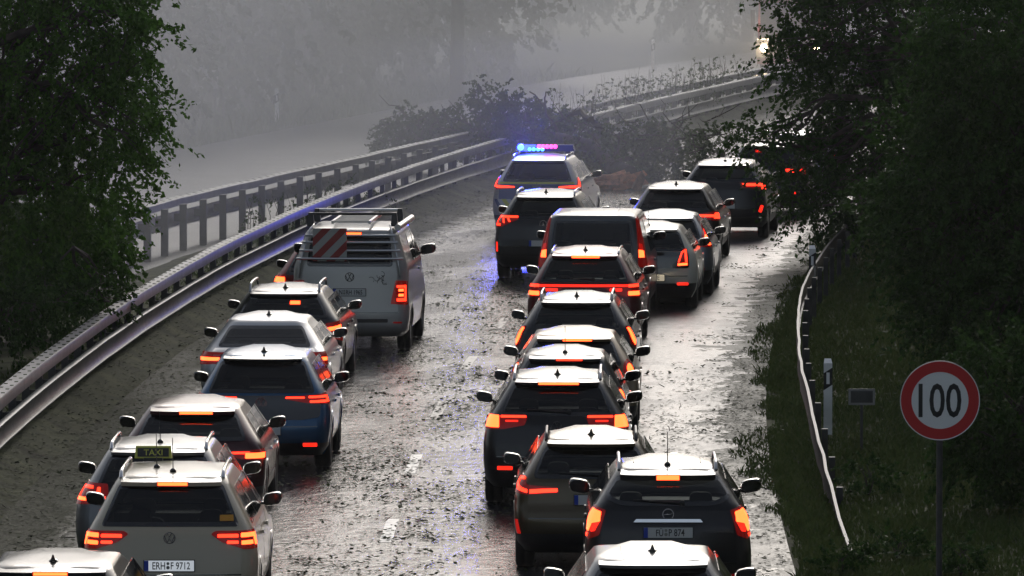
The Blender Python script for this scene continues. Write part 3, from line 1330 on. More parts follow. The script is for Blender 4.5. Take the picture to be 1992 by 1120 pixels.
    def rails(s, mat=None, y0=None, y1=None, raised=.045):
        y0 = y0 or s.top + .22
        y1 = y1 or min(s.L - s.P['wsl'] - 1.0, y0 + 1.8)
        for sg in (1, -1):
            z = s.H - .05
            x = sg * (s.Wr - .07)
            pts = [(x, y0, z - .03), (x, y0 + .05, z + raised * .6), (x, y0 + .14, z + raised)]
            pts += [(x - sg * .0, y0 + (y1 - y0) * t, z + raised + .012) for t in (.3, .5, .7)]
            pts += [(x, y1 - .14, z + raised), (x, y1 - .03, z + raised * .5), (x, y1, z - .04)]
            MB().tube(pts, [.022, .02, .019, .019, .019, .019, .019, .02, .022], 8).build('roof_rail', mat or M['rail_alu'], s.root, smooth=60)

    def seats(s, rear=True):
        for x in (-.38, .38):
            from_mesh('seat', SEAT_ME, s.root, (x, s.L * .5 - .12, s.H - 1.36))
        if rear and s.kind != 'van':
            for x in (-.38, .38):
                from_mesh('seat', SEAT_ME, s.root, (x, s.L * .5 - 1.0, s.H - 1.40))
        fl = MB().box((0, s.L * .5, s.z0 + .16), (s.W * 1.8, s.L * .72, .05))
        fl.box((0, s.L - s.P['wsl'] - .38, s.belt - .12), (s.W * 1.62, .5, .16))
        fl.build('dashboard', M['inside'], s.root)

    def roof_z(s, x, y):
        for z in np.arange(s.H, s.zr, -.002):
            if s.yr(z) + .02 <= y <= s.yf(z) - .12 and s.w(z) >= abs(x):
                return float(z)
        return s.zr

    def antenna(s, kind='fin', y=None, x=0.0):
        y = y if y is not None else s.top + .42
        z = s.H
        # find roof height at y
        for zz in np.arange(s.zr, s.H, .004):
            if s.yr(zz) >= y:
                z = zz
                break
        from_mesh('antenna', FIN_ME if kind == 'fin' else ROD_ME, s.root, (x, y, z + .004))

    def spoiler(s, half=None, mat=None, drop=.05, out=.10, lamp=None, lw=.16, lampmat=None, lz=None, lh=.03):
        """roof lip above the rear window; lamp = high brake lamp on its edge"""
        half = half or s.Wr - .08
        mb = MB()
        secs = []
        zt = s.zr + .075
        for i in range(17):
            x = half * (i / 8 - 1)
            b = s.bow(s.zr) * (x / s.Wr) ** 2 * 1.3
            yb = s.yr(s.zr) + b
            k = 1 - abs(i / 8 - 1) ** 6 * .6
            secs.append([(x, s.yr(zt) + .25, zt + .012 - .02 * (x / half) ** 2), (x, s.yr(zt) + .02, zt + .004 - .02 * (x / half) ** 2), (x, yb - out * k, s.zr + .05 - drop * .4),
                         (x, yb - out * k + .004, s.zr + .05 - drop - .012), (x, yb + .03, s.zr + .02 - drop * .3)])
        vs_ = [p for q in secs for p in q]
        n = 5
        fs = []
        for i in range(16):
            for k in range(n):
                k2 = (k + 1) % n
                fs.append((i * n + k, i * n + k2, (i + 1) * n + k2, (i + 1) * n + k))
        fs += [tuple(range(n)), tuple(16 * n + k for k in range(n))]
        mb.add(vs_, fs)
        sp = mb.build('roof_spoiler', mat or s.bodymat, s.root, smooth=40)
        if lamp is not None:
            lm = MB()
            y = s.yr(s.zr) - out - .006
            z = s.zr + .05 - drop * .72 if lz is None else lz
            lm.box((lamp, y, z), (lw * 2 + .02, .012, lh + .012), 0)
            o = lm.build('brake_light', M['lens'], s.root)
            MB().box((lamp, y - .008, z), (lw * 2, .008, lh)).build('lit_element', lampmat or M['lamp_hot'], o)
        return sp

    def brake_strip(s, x, z, lw, lh, mat, d=.01):
        """brake lamp on the glass itself"""
        o = s.patch('brake_light', rpoly([(x - lw - .015, z - lh / 2 - .012), (x + lw + .015, z - lh / 2 - .012), (x + lw + .015, z + lh / 2 + .012), (x - lw - .015, z + lh / 2 + .012)], .01), M['lens'], d)
        s.patch('lit_element', rpoly([(x - lw, z - lh / 2), (x + lw, z - lh / 2), (x + lw, z + lh / 2), (x - lw, z + lh / 2)], .006), mat, d + .006, parent=o)

    def tail(s, lens, lits, lensmat=None):
        """lens polygon(s) for the right-hand lamp in (u,z); mirrored for the left"""
        for sg in (1, -1):
            o = None
            for lp in lens:
                p = [(sg * a[0], a[1]) for a in rpoly(lp, .02)]
                o2 = s.patch('tail_light', p, lensmat or M['lens'], .010, parent=s.root if o is None else o)
                if o is not None:
                    o2.name = 'lamp_lens'
                o = o or o2
            for lp, mt in lits:
                p = [(sg * a[0], a[1]) for a in rpoly(lp, .010)]
                s.patch('lit_element', p, M[mt], .017, parent=o)

    def plate(s, text, x=0.0, z=.78, mat='plate', w=.52, frame=True):
        y = s.rear(x, z).y - .012
        y = min(y, s.rear(x, z - .06).y - .012, s.rear(x, z + .06).y - .012)
        mb = MB()
        mb.box((x, y, z), (w + .02, .012, .125), 0)
        o = mb.build('number_plate', M['plastic'], s.root)
        MB().box((x, y - .008, z), (w, .008, .11)).build('plate_face', M[mat], o)
        MB().box((x - w / 2 + .022, y - .013, z), (.044, .004, .108)).build('country_band', M['plate_blue'], o)
        if not text:
            return o, y
        mb = MB()
        a_, b_ = text.split(' ', 1)
        va, fa_ = text_mesh_data(a_, .077 if 'Ü' not in a_ else .088, .72, .012)
        vb, fb_ = text_mesh_data(b_, .077, .72, .012)
        wa, wb = max(p[0] for p in va), max(p[0] for p in vb)
        gap = .058
        k = min(1.0, (w - .07 - gap) / (wa + wb))
        x0 = x + .022 - ((wa + wb) * k + gap) / 2
        mb.add([(x0 + p[0] * k, y - .0135, z - .038 + p[1]) for p in va], fa_)
        mb.add([(x0 + wa * k + gap + p[0] * k, y - .0135, z - .038 + p[1]) for p in vb], fb_)
        mb.build('lettering', M['ink'], o)
        xs = x0 + wa * k + gap / 2
        sm = MB()
        sm.lathe([(0, -.004), (.016, -.004), (.016, 0)], 14, 'y', (xs, y - .0125, z + .024))
        sm.lathe([(0, -.004), (.019, -.004), (.019, 0)], 14, 'y', (xs, y - .0125, z - .018))
        sm.build('seal', M['seal'], o)
        return o, y

    def emblem(s, kind, z, r=.055, mat='chrome', x=0.0):
        y = s.rear(x, z).y - .010
        mb = MB()
        if kind == 'vw':
            mb.lathe([(r, 0), (r, -.008), (r * .87, -.008), (r * .87, 0)], 28, 'y', (x, y, z))

            def stroke(a, b, wd):
                a, b = Vector(a), Vector(b)
                d_ = (b - a)
                nrm = Vector((-d_.y, d_.x)).normalized() * wd / 2
                mb.prism_xz([(x + r * q.x, z + r * q.y) for q in (a - nrm, b - nrm, b + nrm, a + nrm)], y - .009, y - .001)
            for q in (1, -1):
                stroke((q * .38, .86), (0, .12), .13)
                stroke((q * .84, .38), (q * .40, -.80), .13)
                stroke((q * .40, -.80), (0, .02), .13)
        elif kind == 'ring_bolt':
            mb.lathe([(r, 0), (r, -.008), (r * .84, -.008), (r * .84, 0)], 28, 'y', (x, y, z))
            mb.prism_xz([(x - r * 1.12, z - r * .16), (x + r * .2, z - r * .10), (x - r * .1, z + r * .12), (x + r * 1.12, z + r * .16), (x - r * .2, z + r * .12), (x + r * .1, z - r * .06)][:3], y - .009, y - .001)
            mb.prism_xz([(x - r * .1, z + r * .02), (x + r * .2, z - r * .08), (x + r * 1.12, z + r * .18)], y - .009, y - .001)
        elif kind == 'oval':
            n = 28
            for (a1, a2) in ((1.0, .86),):
                vs_, fs = [], []
                for i in range(n):
                    t = 2 * math.pi * i / n
                    for q in (a1, a2):
                        vs_ += [(x + r * 1.5 * q * math.cos(t), y, z + r * .62 * q * math.sin(t)), (x + r * 1.5 * q * math.cos(t), y - .008, z + r * .62 * q * math.sin(t))]
                for i in range(n):
                    j = (i + 1) % n
                    a, b = 4 * i, 4 * j
                    fs += [(a + 1, b + 1, b + 3, a + 3), (a, b, b + 1, a + 1), (a + 2, a + 3, b + 3, b + 2)]
                mb.add(vs_, fs)
            mb.prism_xz([(x - r * .9, z - r * .12), (x + r * .9, z - r * .05), (x + r * .7, z + r * .1), (x - r * .8, z + r * .12)], y - .006, y - .001)
        elif kind == 'rings':
            for k in range(4):
                mb.lathe([(r * .62, 0), (r * .62, -.008), (r * .48, -.008), (r * .48, 0)], 20, 'y', (x + (k - 1.5) * r * .92, y - .001 * k, z))
        elif kind == 'oval_h':
            for k in (-1, 1):
                mb.prism_xz([(x + k * r * .55 - .008, z - r * .5), (x + k * r * .55 + .008, z - r * .5), (x + k * r * .4 + .008, z + r * .5), (x + k * r * .4 - .008, z + r * .5)], y - .008, y)
            mb.prism_xz([(x - r * .5, z - .007), (x + r * .5, z - .007), (x + r * .5, z + .007), (x - r * .5, z + .007)], y - .008, y)
            mb.lathe([(r, 0), (r, -.008), (r * .88, -.008), (r * .88, 0)], 24, 'y', (x, y, z))
        else:
            mb.lathe([(r, 0), (r, -.008), (r * .84, -.008), (r * .84, 0)], 24, 'y', (x, y, z))
            mb.prism_xz([(x - r * .35, z - r * .5), (x + r * .35, z - r * .5), (x, z + r * .6)], y - .008, y)
        return mb.build('emblem', M[mat], s.root, smooth=40)

    def wiper(s, z=None, x=0.05, l=.42):
        z = z or s.P['zw'] + .05
        mb = MB()
        p0, p1 = s.rear(x + .1, z) + Vector((0, -.02, .0)), s.rear(x - l, z + .03) + Vector((0, -.02, 0))
        mb.tube([p0, p0 * .5 + p1 * .5 + Vector((0, -.01, .0)), p1], [.016, .011, .007], 6)
        mb.lathe([(.03, 0), (.03, -.03), (0, -.035)], 10, 'y', (p0.x, p0.y + .015, p0.z))
        mb.build('rear_wiper', M['plastic'], s.root, smooth=50)

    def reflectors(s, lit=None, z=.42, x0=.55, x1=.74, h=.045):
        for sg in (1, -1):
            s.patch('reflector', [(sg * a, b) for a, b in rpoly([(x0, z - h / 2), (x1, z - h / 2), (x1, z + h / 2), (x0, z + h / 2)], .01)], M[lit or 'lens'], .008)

    def handles(s, mat=None):
        for sg in (1, -1):
            for y in (s.L * .37, s.L * .37 + 1.02):
                if s.kind == 'van' and y < s.L * .5:
                    continue
                z = s.belt - .13
                x = sg * (s.w(z))
                MB().box((x + sg * .018, y, z), (.03, .20, .035), 0, None, (.7, .8)).build('door_handle', mat or s.bodymat, s.root)

    def door_lines(s):
        """recessed black joints between the doors"""
        for sg in (1, -1):
            f = s.side(sg)
            for y in (s.L * .37 + .16, s.L * .37 + 1.18):
                s.patch('door_joint', [(y, .38), (y + .012, .38), (y + .012, s.belt), (y, s.belt)], M['gloss_black'], .002, f, step=.12)

    def std_windows(s, rb=None, rt=None, r_r=.06, tint=None, zb=None, zt=None, side_start=None, poly=None):
        zb = zb or s.P['zw']
        zt = zt or s.zr
        rb = rb or s.w(zb) - .12
        rt = rt or s.w(zt) - .05
        p = poly or [(-rb, zb), (rb, zb), (rt, zt), (-rt, zt)]
        s.rear_window = s.window('rear_window', rpoly(p, r_r), 'rear', tint=tint)
        yw = s.L - s.P['wsl']
        zf = s.P['hood'] + .09
        wz = s.zr - .01
        s.window('windscreen', rpoly([(-s.w(zf) + .10, zf), (s.w(zf) - .10, zf), (s.w(wz) - .07, wz), (-s.w(wz) + .07, wz)], .06), 'front', tint=.75)
        z0, z1 = s.belt + .05, s.zr - .06
        ys = side_start or (s.yr(z0) + s.bow0 + .44)
        ysT = s.yr(z1) + s.bow0 + .42
        ysT = max(ysT, ys - .2)
        a = s.L * .37 + .05
        b = a + 1.02
        ye0 = yw - .18
        yeT = min(s.yf(z1) - .26, ye0 - .2)
        for sg in (1, -1):
            if s.kind != 'van':
                if a - ys > .25:
                    s.window('side_window', rpoly([(ys, z0), (a - .04, z0), (a - .02, z1), (max(ysT, ys - .1), z1)], .04), 'side', sg, .058)
            if s.kind != 'van' or True:
                s.window('side_window', rpoly([(a + .04, z0), (b - .04, z0), (b - .02, z1), (a + .04, z1)], .03), 'side', sg, .058)
            s.window('side_window', rpoly([(b + .04, z0), (ye0, z0), (max(yeT, b + .2), z1), (b + .06, z1)], .03), 'side', sg, .058)

    def finish(s):
        zj = .60 + (s.z0 - .2)
        a = s.W - .17
        s.patch('bumper_joint', [(-a, zj - .007), (a, zj - .007), (a, zj + .007), (-a, zj + .007)], M['gloss_black'], .003, step=.15)
        s.shell()
        return s.root


def place(px, roof_y, H, apex=1.6):
    """rear-bumper centre on the road from where the roof top and the rear centre are seen"""
    p = at_depth(px, roof_y, 100)
    a = PITCH + math.atan((roof_y - 560.0) / FPX)
    D = (CAM_H - H) / math.tan(a) - apex
    depth = D * math.cos(PITCH) + (CAM_H - 1.0) * math.sin(PITCH)
    return Vector(((px - CX) * depth / FPX, D, 0))


CARG = 'cars queuing on the wet road'


def car(name, kind, px, ry, L, W, H, label, body, cat='car', dyaw=0.0, apex=1.6, **kw):
    p = place(px, ry, H, apex)
    return Car(name, kind, L, W, H, p, -math.atan(slope(p.y + L / 2)) + dyaw, label, cat, CARG, body, **kw)

# ---- the left-hand queue ---------------------------------------------------
black = paint((.010, .010, .012), 0.2)
charcoal = paint((.030, .031, .034), 0.4)
silver = paint((.42, .43, .45), 0.55)
beige = paint((.47, .41, .30), 0.0)
cream = paint((.82, .76, .64), 0.0, .32, .15)
white_p = paint((.62, .62, .61), 0.0)
darkred = paint((.045, .006, .008), 0.3)
red_p = paint((.20, .012, .012), 0.2)
wine = paint((.10, .010, .014), 0.4)
blue_p = paint((.012, .075, .17), 0.4)
bronze = paint((.075, .058, .030), 0.5)
greyblue = paint((.20, .22, .25), 0.5)
greypaint = paint((.14, .145, .15), 0.5)

# bottom left dark estate
c = car('estate_car', 'estate', 92, 1072, 4.6, 1.82, 1.48, 'dark car cut off by the bottom left corner, only its wet roof showing', charcoal)
c.std_windows(tint=.2)
c.finish(); c.wheels(); c.mirrors(); c.seats(); c.antenna('fin'); c.handles()
c.spoiler(lamp=0.0, lw=.16, drop=.035, out=.05)
c.tail([[(.50, .84), (.98, .82), (.98, .96), (.52, .94)]], [([(.70, .86), (.93, .86), (.93, .92), (.70, .92)], 'lamp')])
c.plate('', z=.70)

# beige taxi with the roof sign
c = car('taxi', 'suv', 329, 900, 4.7, 1.84, 1.68, 'beige taxi with yellow-edged TAXI roof sign and ERH F 9712 number plate', beige, 'taxi', tint=.12,
        prof=dict(zw=1.13, top=.40))
c.std_windows(rb=.74, rt=.585, r_r=.05)
c.finish(); c.wheels(); c.mirrors(); c.seats(); c.handles(); c.door_lines()
c.rails(M['chrome'])
c.spoiler(lamp=.02, lw=.155, drop=.05, out=.07, lh=.034)
c.antenna('rod', x=.0); c.antenna('rod', x=-.19, y=c.top + .75)
c.tail([[(.43, 1.055), (.55, .97), (.78, .90), (1.06, .895), (1.06, 1.085), (.48, 1.085)]],
       [([(.75, 1.06), (1.02, 1.06), (1.04, .935), (.985, .935), (.965, 1.02), (.75, 1.02)], 'lamp_hot'), ([(.755, .945), (.93, .945), (.93, .985), (.755, .985)], 'lamp_hot'),
        ([(.50, 1.02), (.72, 1.02), (.72, 1.05), (.50, 1.05)], 'lamp'), ([(.60, .955), (.72, .955), (.72, .985), (.60, .985)], 'lamp')])
c.emblem('vw', 1.02, .062)
o, y = c.plate('ERH F 9712', z=.735, mat='plate_glow_white')
c.patch('sticker', rpoly([(.52, 1.185), (.67, 1.185), (.67, 1.245), (.52, 1.245)], .005), M['orange'], .008)
c.reflectors(z=.46)
mb = MB()
zc0 = .885
sg = empty('roof_sign', (-.275, 2.05, 1.66), 0)
sg.parent = c.root
MB().box((0, 0, .02), (.20, .12, .04)).build('sign_foot', M['plastic'], sg)
MB().box((0, 0, .10), (.40, .11, .13), 0, None, (.93, .6)).build('sign_case', M['yellow'], sg)
MB().box((0, -.052, .098), (.335, .012, .092), 0, Matrix.Rotation(R(-9), 3, 'X')).build('sign_face', M['ink'], sg)
v, f = text_mesh_data('TAXI', .062, 1.05, .006)
tw = max(p[0] for p in v)
MB().add([(p[0] * 1.0 - tw / 2, -.067 + (p[1]) * .16, .068 + p[1]) for p in v], f).build('lettering', M['yellow'], sg)

# grey estate in front of the taxi
c = car('estate_car', 'estate', 302, 848, 4.6, 1.83, 1.53, 'grey estate car half hidden ahead of the beige taxi, with square twin tail lights', greypaint, tint=.15)
c.std_windows(rb=.70, rt=.56)
c.finish(); c.wheels(); c.mirrors(); c.seats(); c.handles()
c.rails(M['chrome']); c.antenna('rod', y=c.top + .5)
c.spoiler(lamp=None, drop=.035, out=.05)
c.tail([[(.52, .90), (1.06, .87), (1.06, 1.12), (.54, 1.10)]],
       [([(.72, 1.05), (1.02, 1.05), (1.02, 1.075), (.72, 1.075)], 'lamp'), ([(.72, .92), (1.02, .92), (1.02, .955), (.72, .955)], 'lamp_hot'),
        ([(.98, .93), (1.02, .93), (1.02, 1.07), (.98, 1.07)], 'lamp'), ([(.56, .92), (.66, .92), (.66, 1.06), (.62, 1.06), (.62, .97), (.56, .97)], 'lamp')])
c.emblem('plain', .92); c.plate('', z=.72)

# dark red hatchback
c = car('hatchback_car', 'hatch', 370, 770, 4.28, 1.80, 1.46, 'dark red hatchback with long dotted brake light strip, ahead of the grey estate', darkred, tint=.12)
c.std_windows(rb=.68, rt=.58)
c.finish(); c.wheels(); c.mirrors(); c.seats(); c.handles(M['chrome'])
c.spoiler(lamp=.05, lw=.20, drop=.05, out=.12, lh=.028)
for k in range(4):
    pass
c.tail([[(.40, .855), (.62, .80), (1.06, .78), (1.06, .92), (.42, .90)]],
       [([(.42, .865), (.72, .865), (.72, .89), (.42, .89)], 'lamp'), ([(.66, .81), (.98, .81), (1.0, .875), (.66, .875)], 'lamp_hot')])
c.emblem('vw', .92, .055); c.plate('', z=.62); c.reflectors(z=.40)

# blue electric hatchback
c = car('hatchback_car', 'hatch', 507, 672, 4.26, 1.81, 1.56, 'blue hatchback with black upper tailgate and slim red tail lights behind the silver saloon', blue_p, tint=.08, zlow=.36,
        prof=dict(tail=[(.20, .24), (.30, .09), (.42, .01), (.55, 0), (.66, .02), (.84, .09), (.98, .13), (1.06, .17)], top=.46, zw=1.03))
c.std_windows(rb=.72, rt=.60)
c.finish(); c.wheels(); c.mirrors(); c.seats(); c.handles()
c.spoiler(lamp=None, drop=.03, out=.10, mat=M['gloss_black'])
c.patch('tailgate_panel', rpoly([(-.78, .72), (-.55, .685), (.55, .685), (.78, .72), (.80, 1.00), (-.80, 1.00)], .05), M['gloss_black'], .007)
c.antenna('fin')
c.tail([[(.30, .955), (.60, .90), (1.04, .88), (1.04, 1.03), (.32, .985)]],
       [([(.32, .96), (.57, .96), (.57, .98), (.32, .98)], 'lamp'), ([(.62, .965), (.98, .965), (.98, .99), (.62, .99)], 'lamp'), ([(.64, .905), (.99, .905), (.99, .935), (.64, .935)], 'lamp'),
        ([(.93, .91), (.99, .91), (.99, .98), (.93, .98)], 'lamp')])
c.emblem('vw', .905, .075); c.plate('', z=.55); c.reflectors('lamp_dim', z=.36)

# silver saloon
c = car('saloon_car', 'sedan', 511, 606, 4.6, 1.84, 1.43, 'silver saloon with dark light band, between the blue hatchback and the dark estate', silver, tint=.10, apex=1.9)
c.std_windows(rb=.68, rt=.55)
c.finish(); c.wheels(); c.mirrors(); c.seats(); c.handles()
c.antenna('fin', y=1.45)
c.patch('tail_band', rpoly([(-.62, .80), (.62, .80), (.62, .93), (-.62, .93)], .02), M['gloss_black'], .006)
c.tail([[(.50, .80), (1.06, .78), (1.06, .96), (.52, .95)]], [([(.62, .84), (1.0, .84), (1.0, .885), (.62, .885)], 'lamp_hot')])
c.emblem('plain', .90); c.plate('', z=.60)

# dark estate with high rails
c = car('estate_car', 'suv', 548, 550, 4.5, 1.80, 1.52, 'dark estate car with raised roof rails and seat backs visible, right behind the ladder van', charcoal, tint=.62,
        prof=dict(zw=1.07, tail=[(.20, .26), (.30, .09), (.42, .01), (.55, 0), (.76, .02), (.90, .05), (1.0, .08), (1.08, .12)]))
c.std_windows(rb=.70, rt=.56)
c.finish(); c.wheels(); c.mirrors(); c.seats(); c.handles()
c.rails(raised=.09); c.antenna('fin')
c.spoiler(lamp=None, drop=.035, out=.06)
c.brake_strip(.18, c.zr - .10, .075, .045, M['lamp_hot'])
c.tail([[(.60, .80), (1.06, .72), (1.06, 1.03), (.66, 1.0)]],
       [([(.66, .93), (1.0, .97), (1.0, .84), (.9, .84), (.9, .9), (.66, .88)], 'lamp_hot'), ([(.64, .83), (.84, .83), (.84, .79), (.70, .79)], 'lamp')])
c.emblem('plain', .92); c.plate('', z=.75)

# ladder van
p = Vector(((679 - CX) / 120.8, 14500 / 120.8, 0))
c = Car('ladder_van', 'van', 4.9, 1.90, 2.03, p, -math.atan(slope(p.y + 2)), 'silver white van with rear ladder bars, red striped board and roof rack', 'van', CARG,
        paint((.46, .45, .43), 0.25), tint=.12, lower=paint((.46, .45, .43), 0.25), wr=.80, zlow=.30,
        prof=dict(zw=1.42, tail=[(.26, .22), (.34, .08), (.44, .0), (.62, 0), (.80, .02), (1.0, .04), (1.3, .07), (1.5, .10)], top=.25))
c.std_windows(rb=.70, rt=.64, zb=1.40, zt=1.88)
c.finish(); c.wheels(M['plastic']); c.mirrors(sc=1.25, z=1.50); c.seats(False); c.handles()
c.antenna('fin', y=3.0)
c.emblem('vw', 1.235, .075, 'gloss_black')
o, y = c.plate('N RH 1965', z=.99)
c.tail([[(.66, .80), (1.02, .78), (1.02, 1.16), (.74, 1.18)]],
       [([(.76, .84), (.96, .84), (.96, 1.10), (.76, 1.10), (.76, 1.06), (.92, 1.06), (.92, .89), (.76, .89)], 'lamp'), ([(.79, 1.0), (.89, 1.0), (.89, 1.04), (.79, 1.04)], 'lamp_hot'),
        ([(.79, .92), (.89, .92), (.89, .96), (.79, .96)], 'lamp_hot')])
c.patch('tailgate_joint', [(-.74, .825), (.74, .825), (.74, .835), (-.74, .835)], M['gloss_black'], .003)
c.patch('bumper_strip', rpoly([(-.70, .50), (.62, .50), (.62, .56), (-.70, .56)], .02), M['plastic'], .006)
c.reflectors(z=.50, x0=.70, x1=.86, h=.025)
# swirl decal: a small cluster of dark curls on the tailgate
mb = MB()
for k in range(9):
    a0 = rnd.uniform(0, 6.28)
    cx_, cz_ = .47 + rnd.uniform(-.12, .12), 1.22 + rnd.uniform(-.07, .08)
    pts = []
    for i in range(7):
        a = a0 + i * .5
        rr = .035 + .008 * i * .5
        x, z = cx_ + rr * math.cos(a), cz_ + rr * math.sin(a)
        pts.append((x, c.rear(x, z).y - .007, z))
    mb.tube(pts, .004, 4)
mb.build('swirl_decal', M['steel_dull'], c.root)
# window bars
yb = c.yr(1.6) - .02
for i, z in enumerate((1.53, 1.66, 1.79, 1.90)):
    ww = .86 - .045 * i
    pts = [(-ww, c.rear(.6, z).y - .07, z), (-ww * .5, c.rear(0, z).y - .075, z), (0, c.rear(0, z).y - .08, z), (ww * .5, c.rear(0, z).y - .075, z), (ww, c.rear(.6, z).y - .07, z)]
    MB().tube(pts, .020, 8).build('ladder_bar', M['rail_alu'], c.root, smooth=60)
for sg in (-1, 1):
    pts = [(sg * .82, c.rear(.7, 1.22).y - .03, 1.22), (sg * .79, c.rear(.7, 1.45).y - .07, 1.45), (sg * .70, c.rear(.62, 1.86).y - .07, 1.86), (sg * .66, c.rear(.6, 1.9).y + .0, 1.985), (sg * .62, .62, 2.05)]
    MB().tube(pts, .018, 8).build('ladder_frame', M['rail_alu'], c.root, smooth=60)
# striped warning board
bx0, bx1, bz0, bz1 = -.595, -.045, 1.49, 2.02
yb = c.rear(-.3, 1.75).y - .135
bo = MB().box(((bx0 + bx1) / 2, yb, (bz0 + bz1) / 2), (bx1 - bx0, .02, bz1 - bz0)).build('warning_board', pmat('board_grey_white', (.42, .42, .40), .4), c.root)
mb = MB()


def clip_band(lo, hi):
    """part of the board where lo <= (z-x) diagonal <= hi"""
    poly = [(bx0, bz0), (bx1, bz0), (bx1, bz1), (bx0, bz1)]

    def cut(poly, sgn, lim):
        out = []
        for i in range(len(poly)):
            a, b = poly[i], poly[(i + 1) % len(poly)]
            fa, fb = sgn * ((a[1] - a[0]) - lim), sgn * ((b[1] - b[0]) - lim)
            if fa >= 0:
                out.append(a)
            if (fa >= 0) != (fb >= 0):
                t = fa / (fa - fb)
                out.append((a[0] + (b[0] - a[0]) * t, a[1] + (b[1] - a[1]) * t))
        return out
    return cut(cut(poly, 1, lo), -1, hi) if poly else []


for k in range(6):
    lo = 1.435 + .292 * k
    q = clip_band(lo, lo + .146)
    if len(q) >= 3:
        mb.prism_xz(q, yb - .0135, yb - .0095)
mb.build('red_stripe', pmat('board_red', (.30, .02, .02), .4), bo)
o = MB().box((.06, c.rear(0, 1.90).y - .05, 1.925), (.26, .05, .07)).build('brake_light', M['lens'], c.root)
MB().box((.06, c.rear(0, 1.90).y - .082, 1.925), (.24, .012, .045)).build('lit_element', M['lamp_hot'], o)
# roof rack and roof ladder
for y in (.75, 2.1):
    mb = MB()
    mb.tube([(-.66, y, 2.22), (.66, y, 2.22)], .022, 8)
    rk = mb.build('roof_bar', M['rail_alu'] if y > 1 else M['plastic'], c.root, smooth=60)
    for sg in (-1, 1):
        m2 = MB()
        m2.box((sg * .68, y + .02, 2.13), (.12, .16, .22), 0, None, (.6, .7))
        m2.build('rack_foot', M['plastic'], rk)
mb = MB()
for x in (-.30, .30):
    mb.box((x, 1.7, 2.10), (.04, 2.6, .05))
for k in range(8):
    mb.box((0, .6 + k * .32, 2.10), (.6, .035, .03))
mb.build('roof_ladder', M['rail_alu'], c.root)
MB().tube([(.76, .35, 2.02), (.80, 3.2, 2.03)], .055, 12).build('roof_pipe', M['rail_alu'], c.root, smooth=40)
for k in range(6):
    pass

# red car beside the van
c = car('hatchback_car', 'hatch', 634, 470, 4.3, 1.84, 1.50, 'red car mostly hidden by the ladder van, left tail light and mirrors showing', red_p, tint=.4)
c.std_windows(); c.finish(); c.wheels(); c.mirrors(); c.seats(); c.handles()
c.spoiler(lamp=0.0)
c.tail([[(.60, .84), (1.06, .80), (1.06, 1.03), (.70, 1.02)]],
       [([(.70, .90), (.98, .90), (.98, .98), (.70, .98)], 'lamp_hot'), ([(.70, .84), (.98, .84), (.98, .88), (.70, .88)], 'lamp')])
c.plate('', z=.7)

# ---- the middle queue ------------------------------------------------------
c = car('saloon_car', 'estate', 1272, 1058, 4.5, 1.82, 1.48, 'silver grey car at the bottom edge, only its ribbed wet roof visible', greypaint, tint=.15)
c.std_windows(); c.finish(); c.wheels(); c.mirrors(); c.seats(); c.antenna('fin', y=1.1)
for x in (-.30, .30):
    pts = [(x, y, c.roof_z(x, y)) for y in np.linspace(.95, 2.2, 6)]
    MB().tube(pts, .007, 6).build('roof_rib', greypaint, c.root)
c.spoiler(lamp=None, drop=.03)
c.tail([[(.55, .82), (1.0, .8), (1.0, .98), (.58, .96)]], [([(.65, .86), (.95, .86), (.95, .92), (.65, .92)], 'lamp')])
c.plate('', z=.7)

# black compact SUV with the FÜ plate
c = car('suv_car', 'suv', 1300, 885, 4.28, 1.78, 1.66, 'black compact SUV with FÜ P 874 number plate and round-cornered rear window', black, tint=.42,
        prof=dict(zw=1.20, tail=[(.24, .26), (.34, .09), (.48, .01), (.62, 0), (.80, .02), (1.0, .05), (1.12, .09), (1.22, .13)], top=.42))
c.std_windows(poly=[(-.50, 1.215, .12), (.50, 1.215, .12), (.745, 1.36, .10), (.60, c.zr, .05), (-.60, c.zr, .05), (-.745, 1.36, .10)], frit=None) if False else None
c.std_windows(poly=[(-.52, 1.235, .12), (.52, 1.235, .12), (.735, 1.34, .08), (.60, c.zr, .05), (-.60, c.zr, .05), (-.735, 1.34, .08)], r_r=.05)
c.finish(); c.wheels(); c.mirrors(sc=1.1); c.seats(); c.handles(); c.door_lines()
c.rails(M['rail_alu'], raised=.05); c.antenna('rod', y=c.top + .30)
for x in (-.36, -.12, .12, .36):
    pts = [(x, y, c.roof_z(x, y)) for y in np.linspace(.95, 2.1, 5)]
    MB().tube(pts, .006, 6).build('roof_rib', black, c.root)
c.spoiler(lamp=.0, lw=.12, drop=.075, out=.10, lh=.05)
c.tail([[(.66, 1.19), (.90, 1.235), (1.02, 1.10), (1.04, .92), (.92, .88), (.74, .93)]],
       [([(.72, 1.17), (.90, 1.20), (.985, 1.08), (.985, .98), (.93, .96), (.86, 1.05), (.73, 1.07)], 'lamp_hot'), ([(.93, .945), (1.0, .945), (1.0, .915), (.95, .905)], 'lamp'),
        ([(.735, 1.065), (.86, 1.045), (.87, .96), (.80, .97)], 'lamp_dim')])
c.emblem('ring_bolt', 1.155, .062)
o = MB().box((0, c.rear(0, 1.09).y - .02, 1.09), (.74, .03, .034), 0, None, (.92, .6)).build('chrome_strip', M['chrome'], c.root)
o, y = c.plate('FÜ P 874', z=.965, mat='plate')
c.reflectors(z=.50)
c.wiper(1.27)

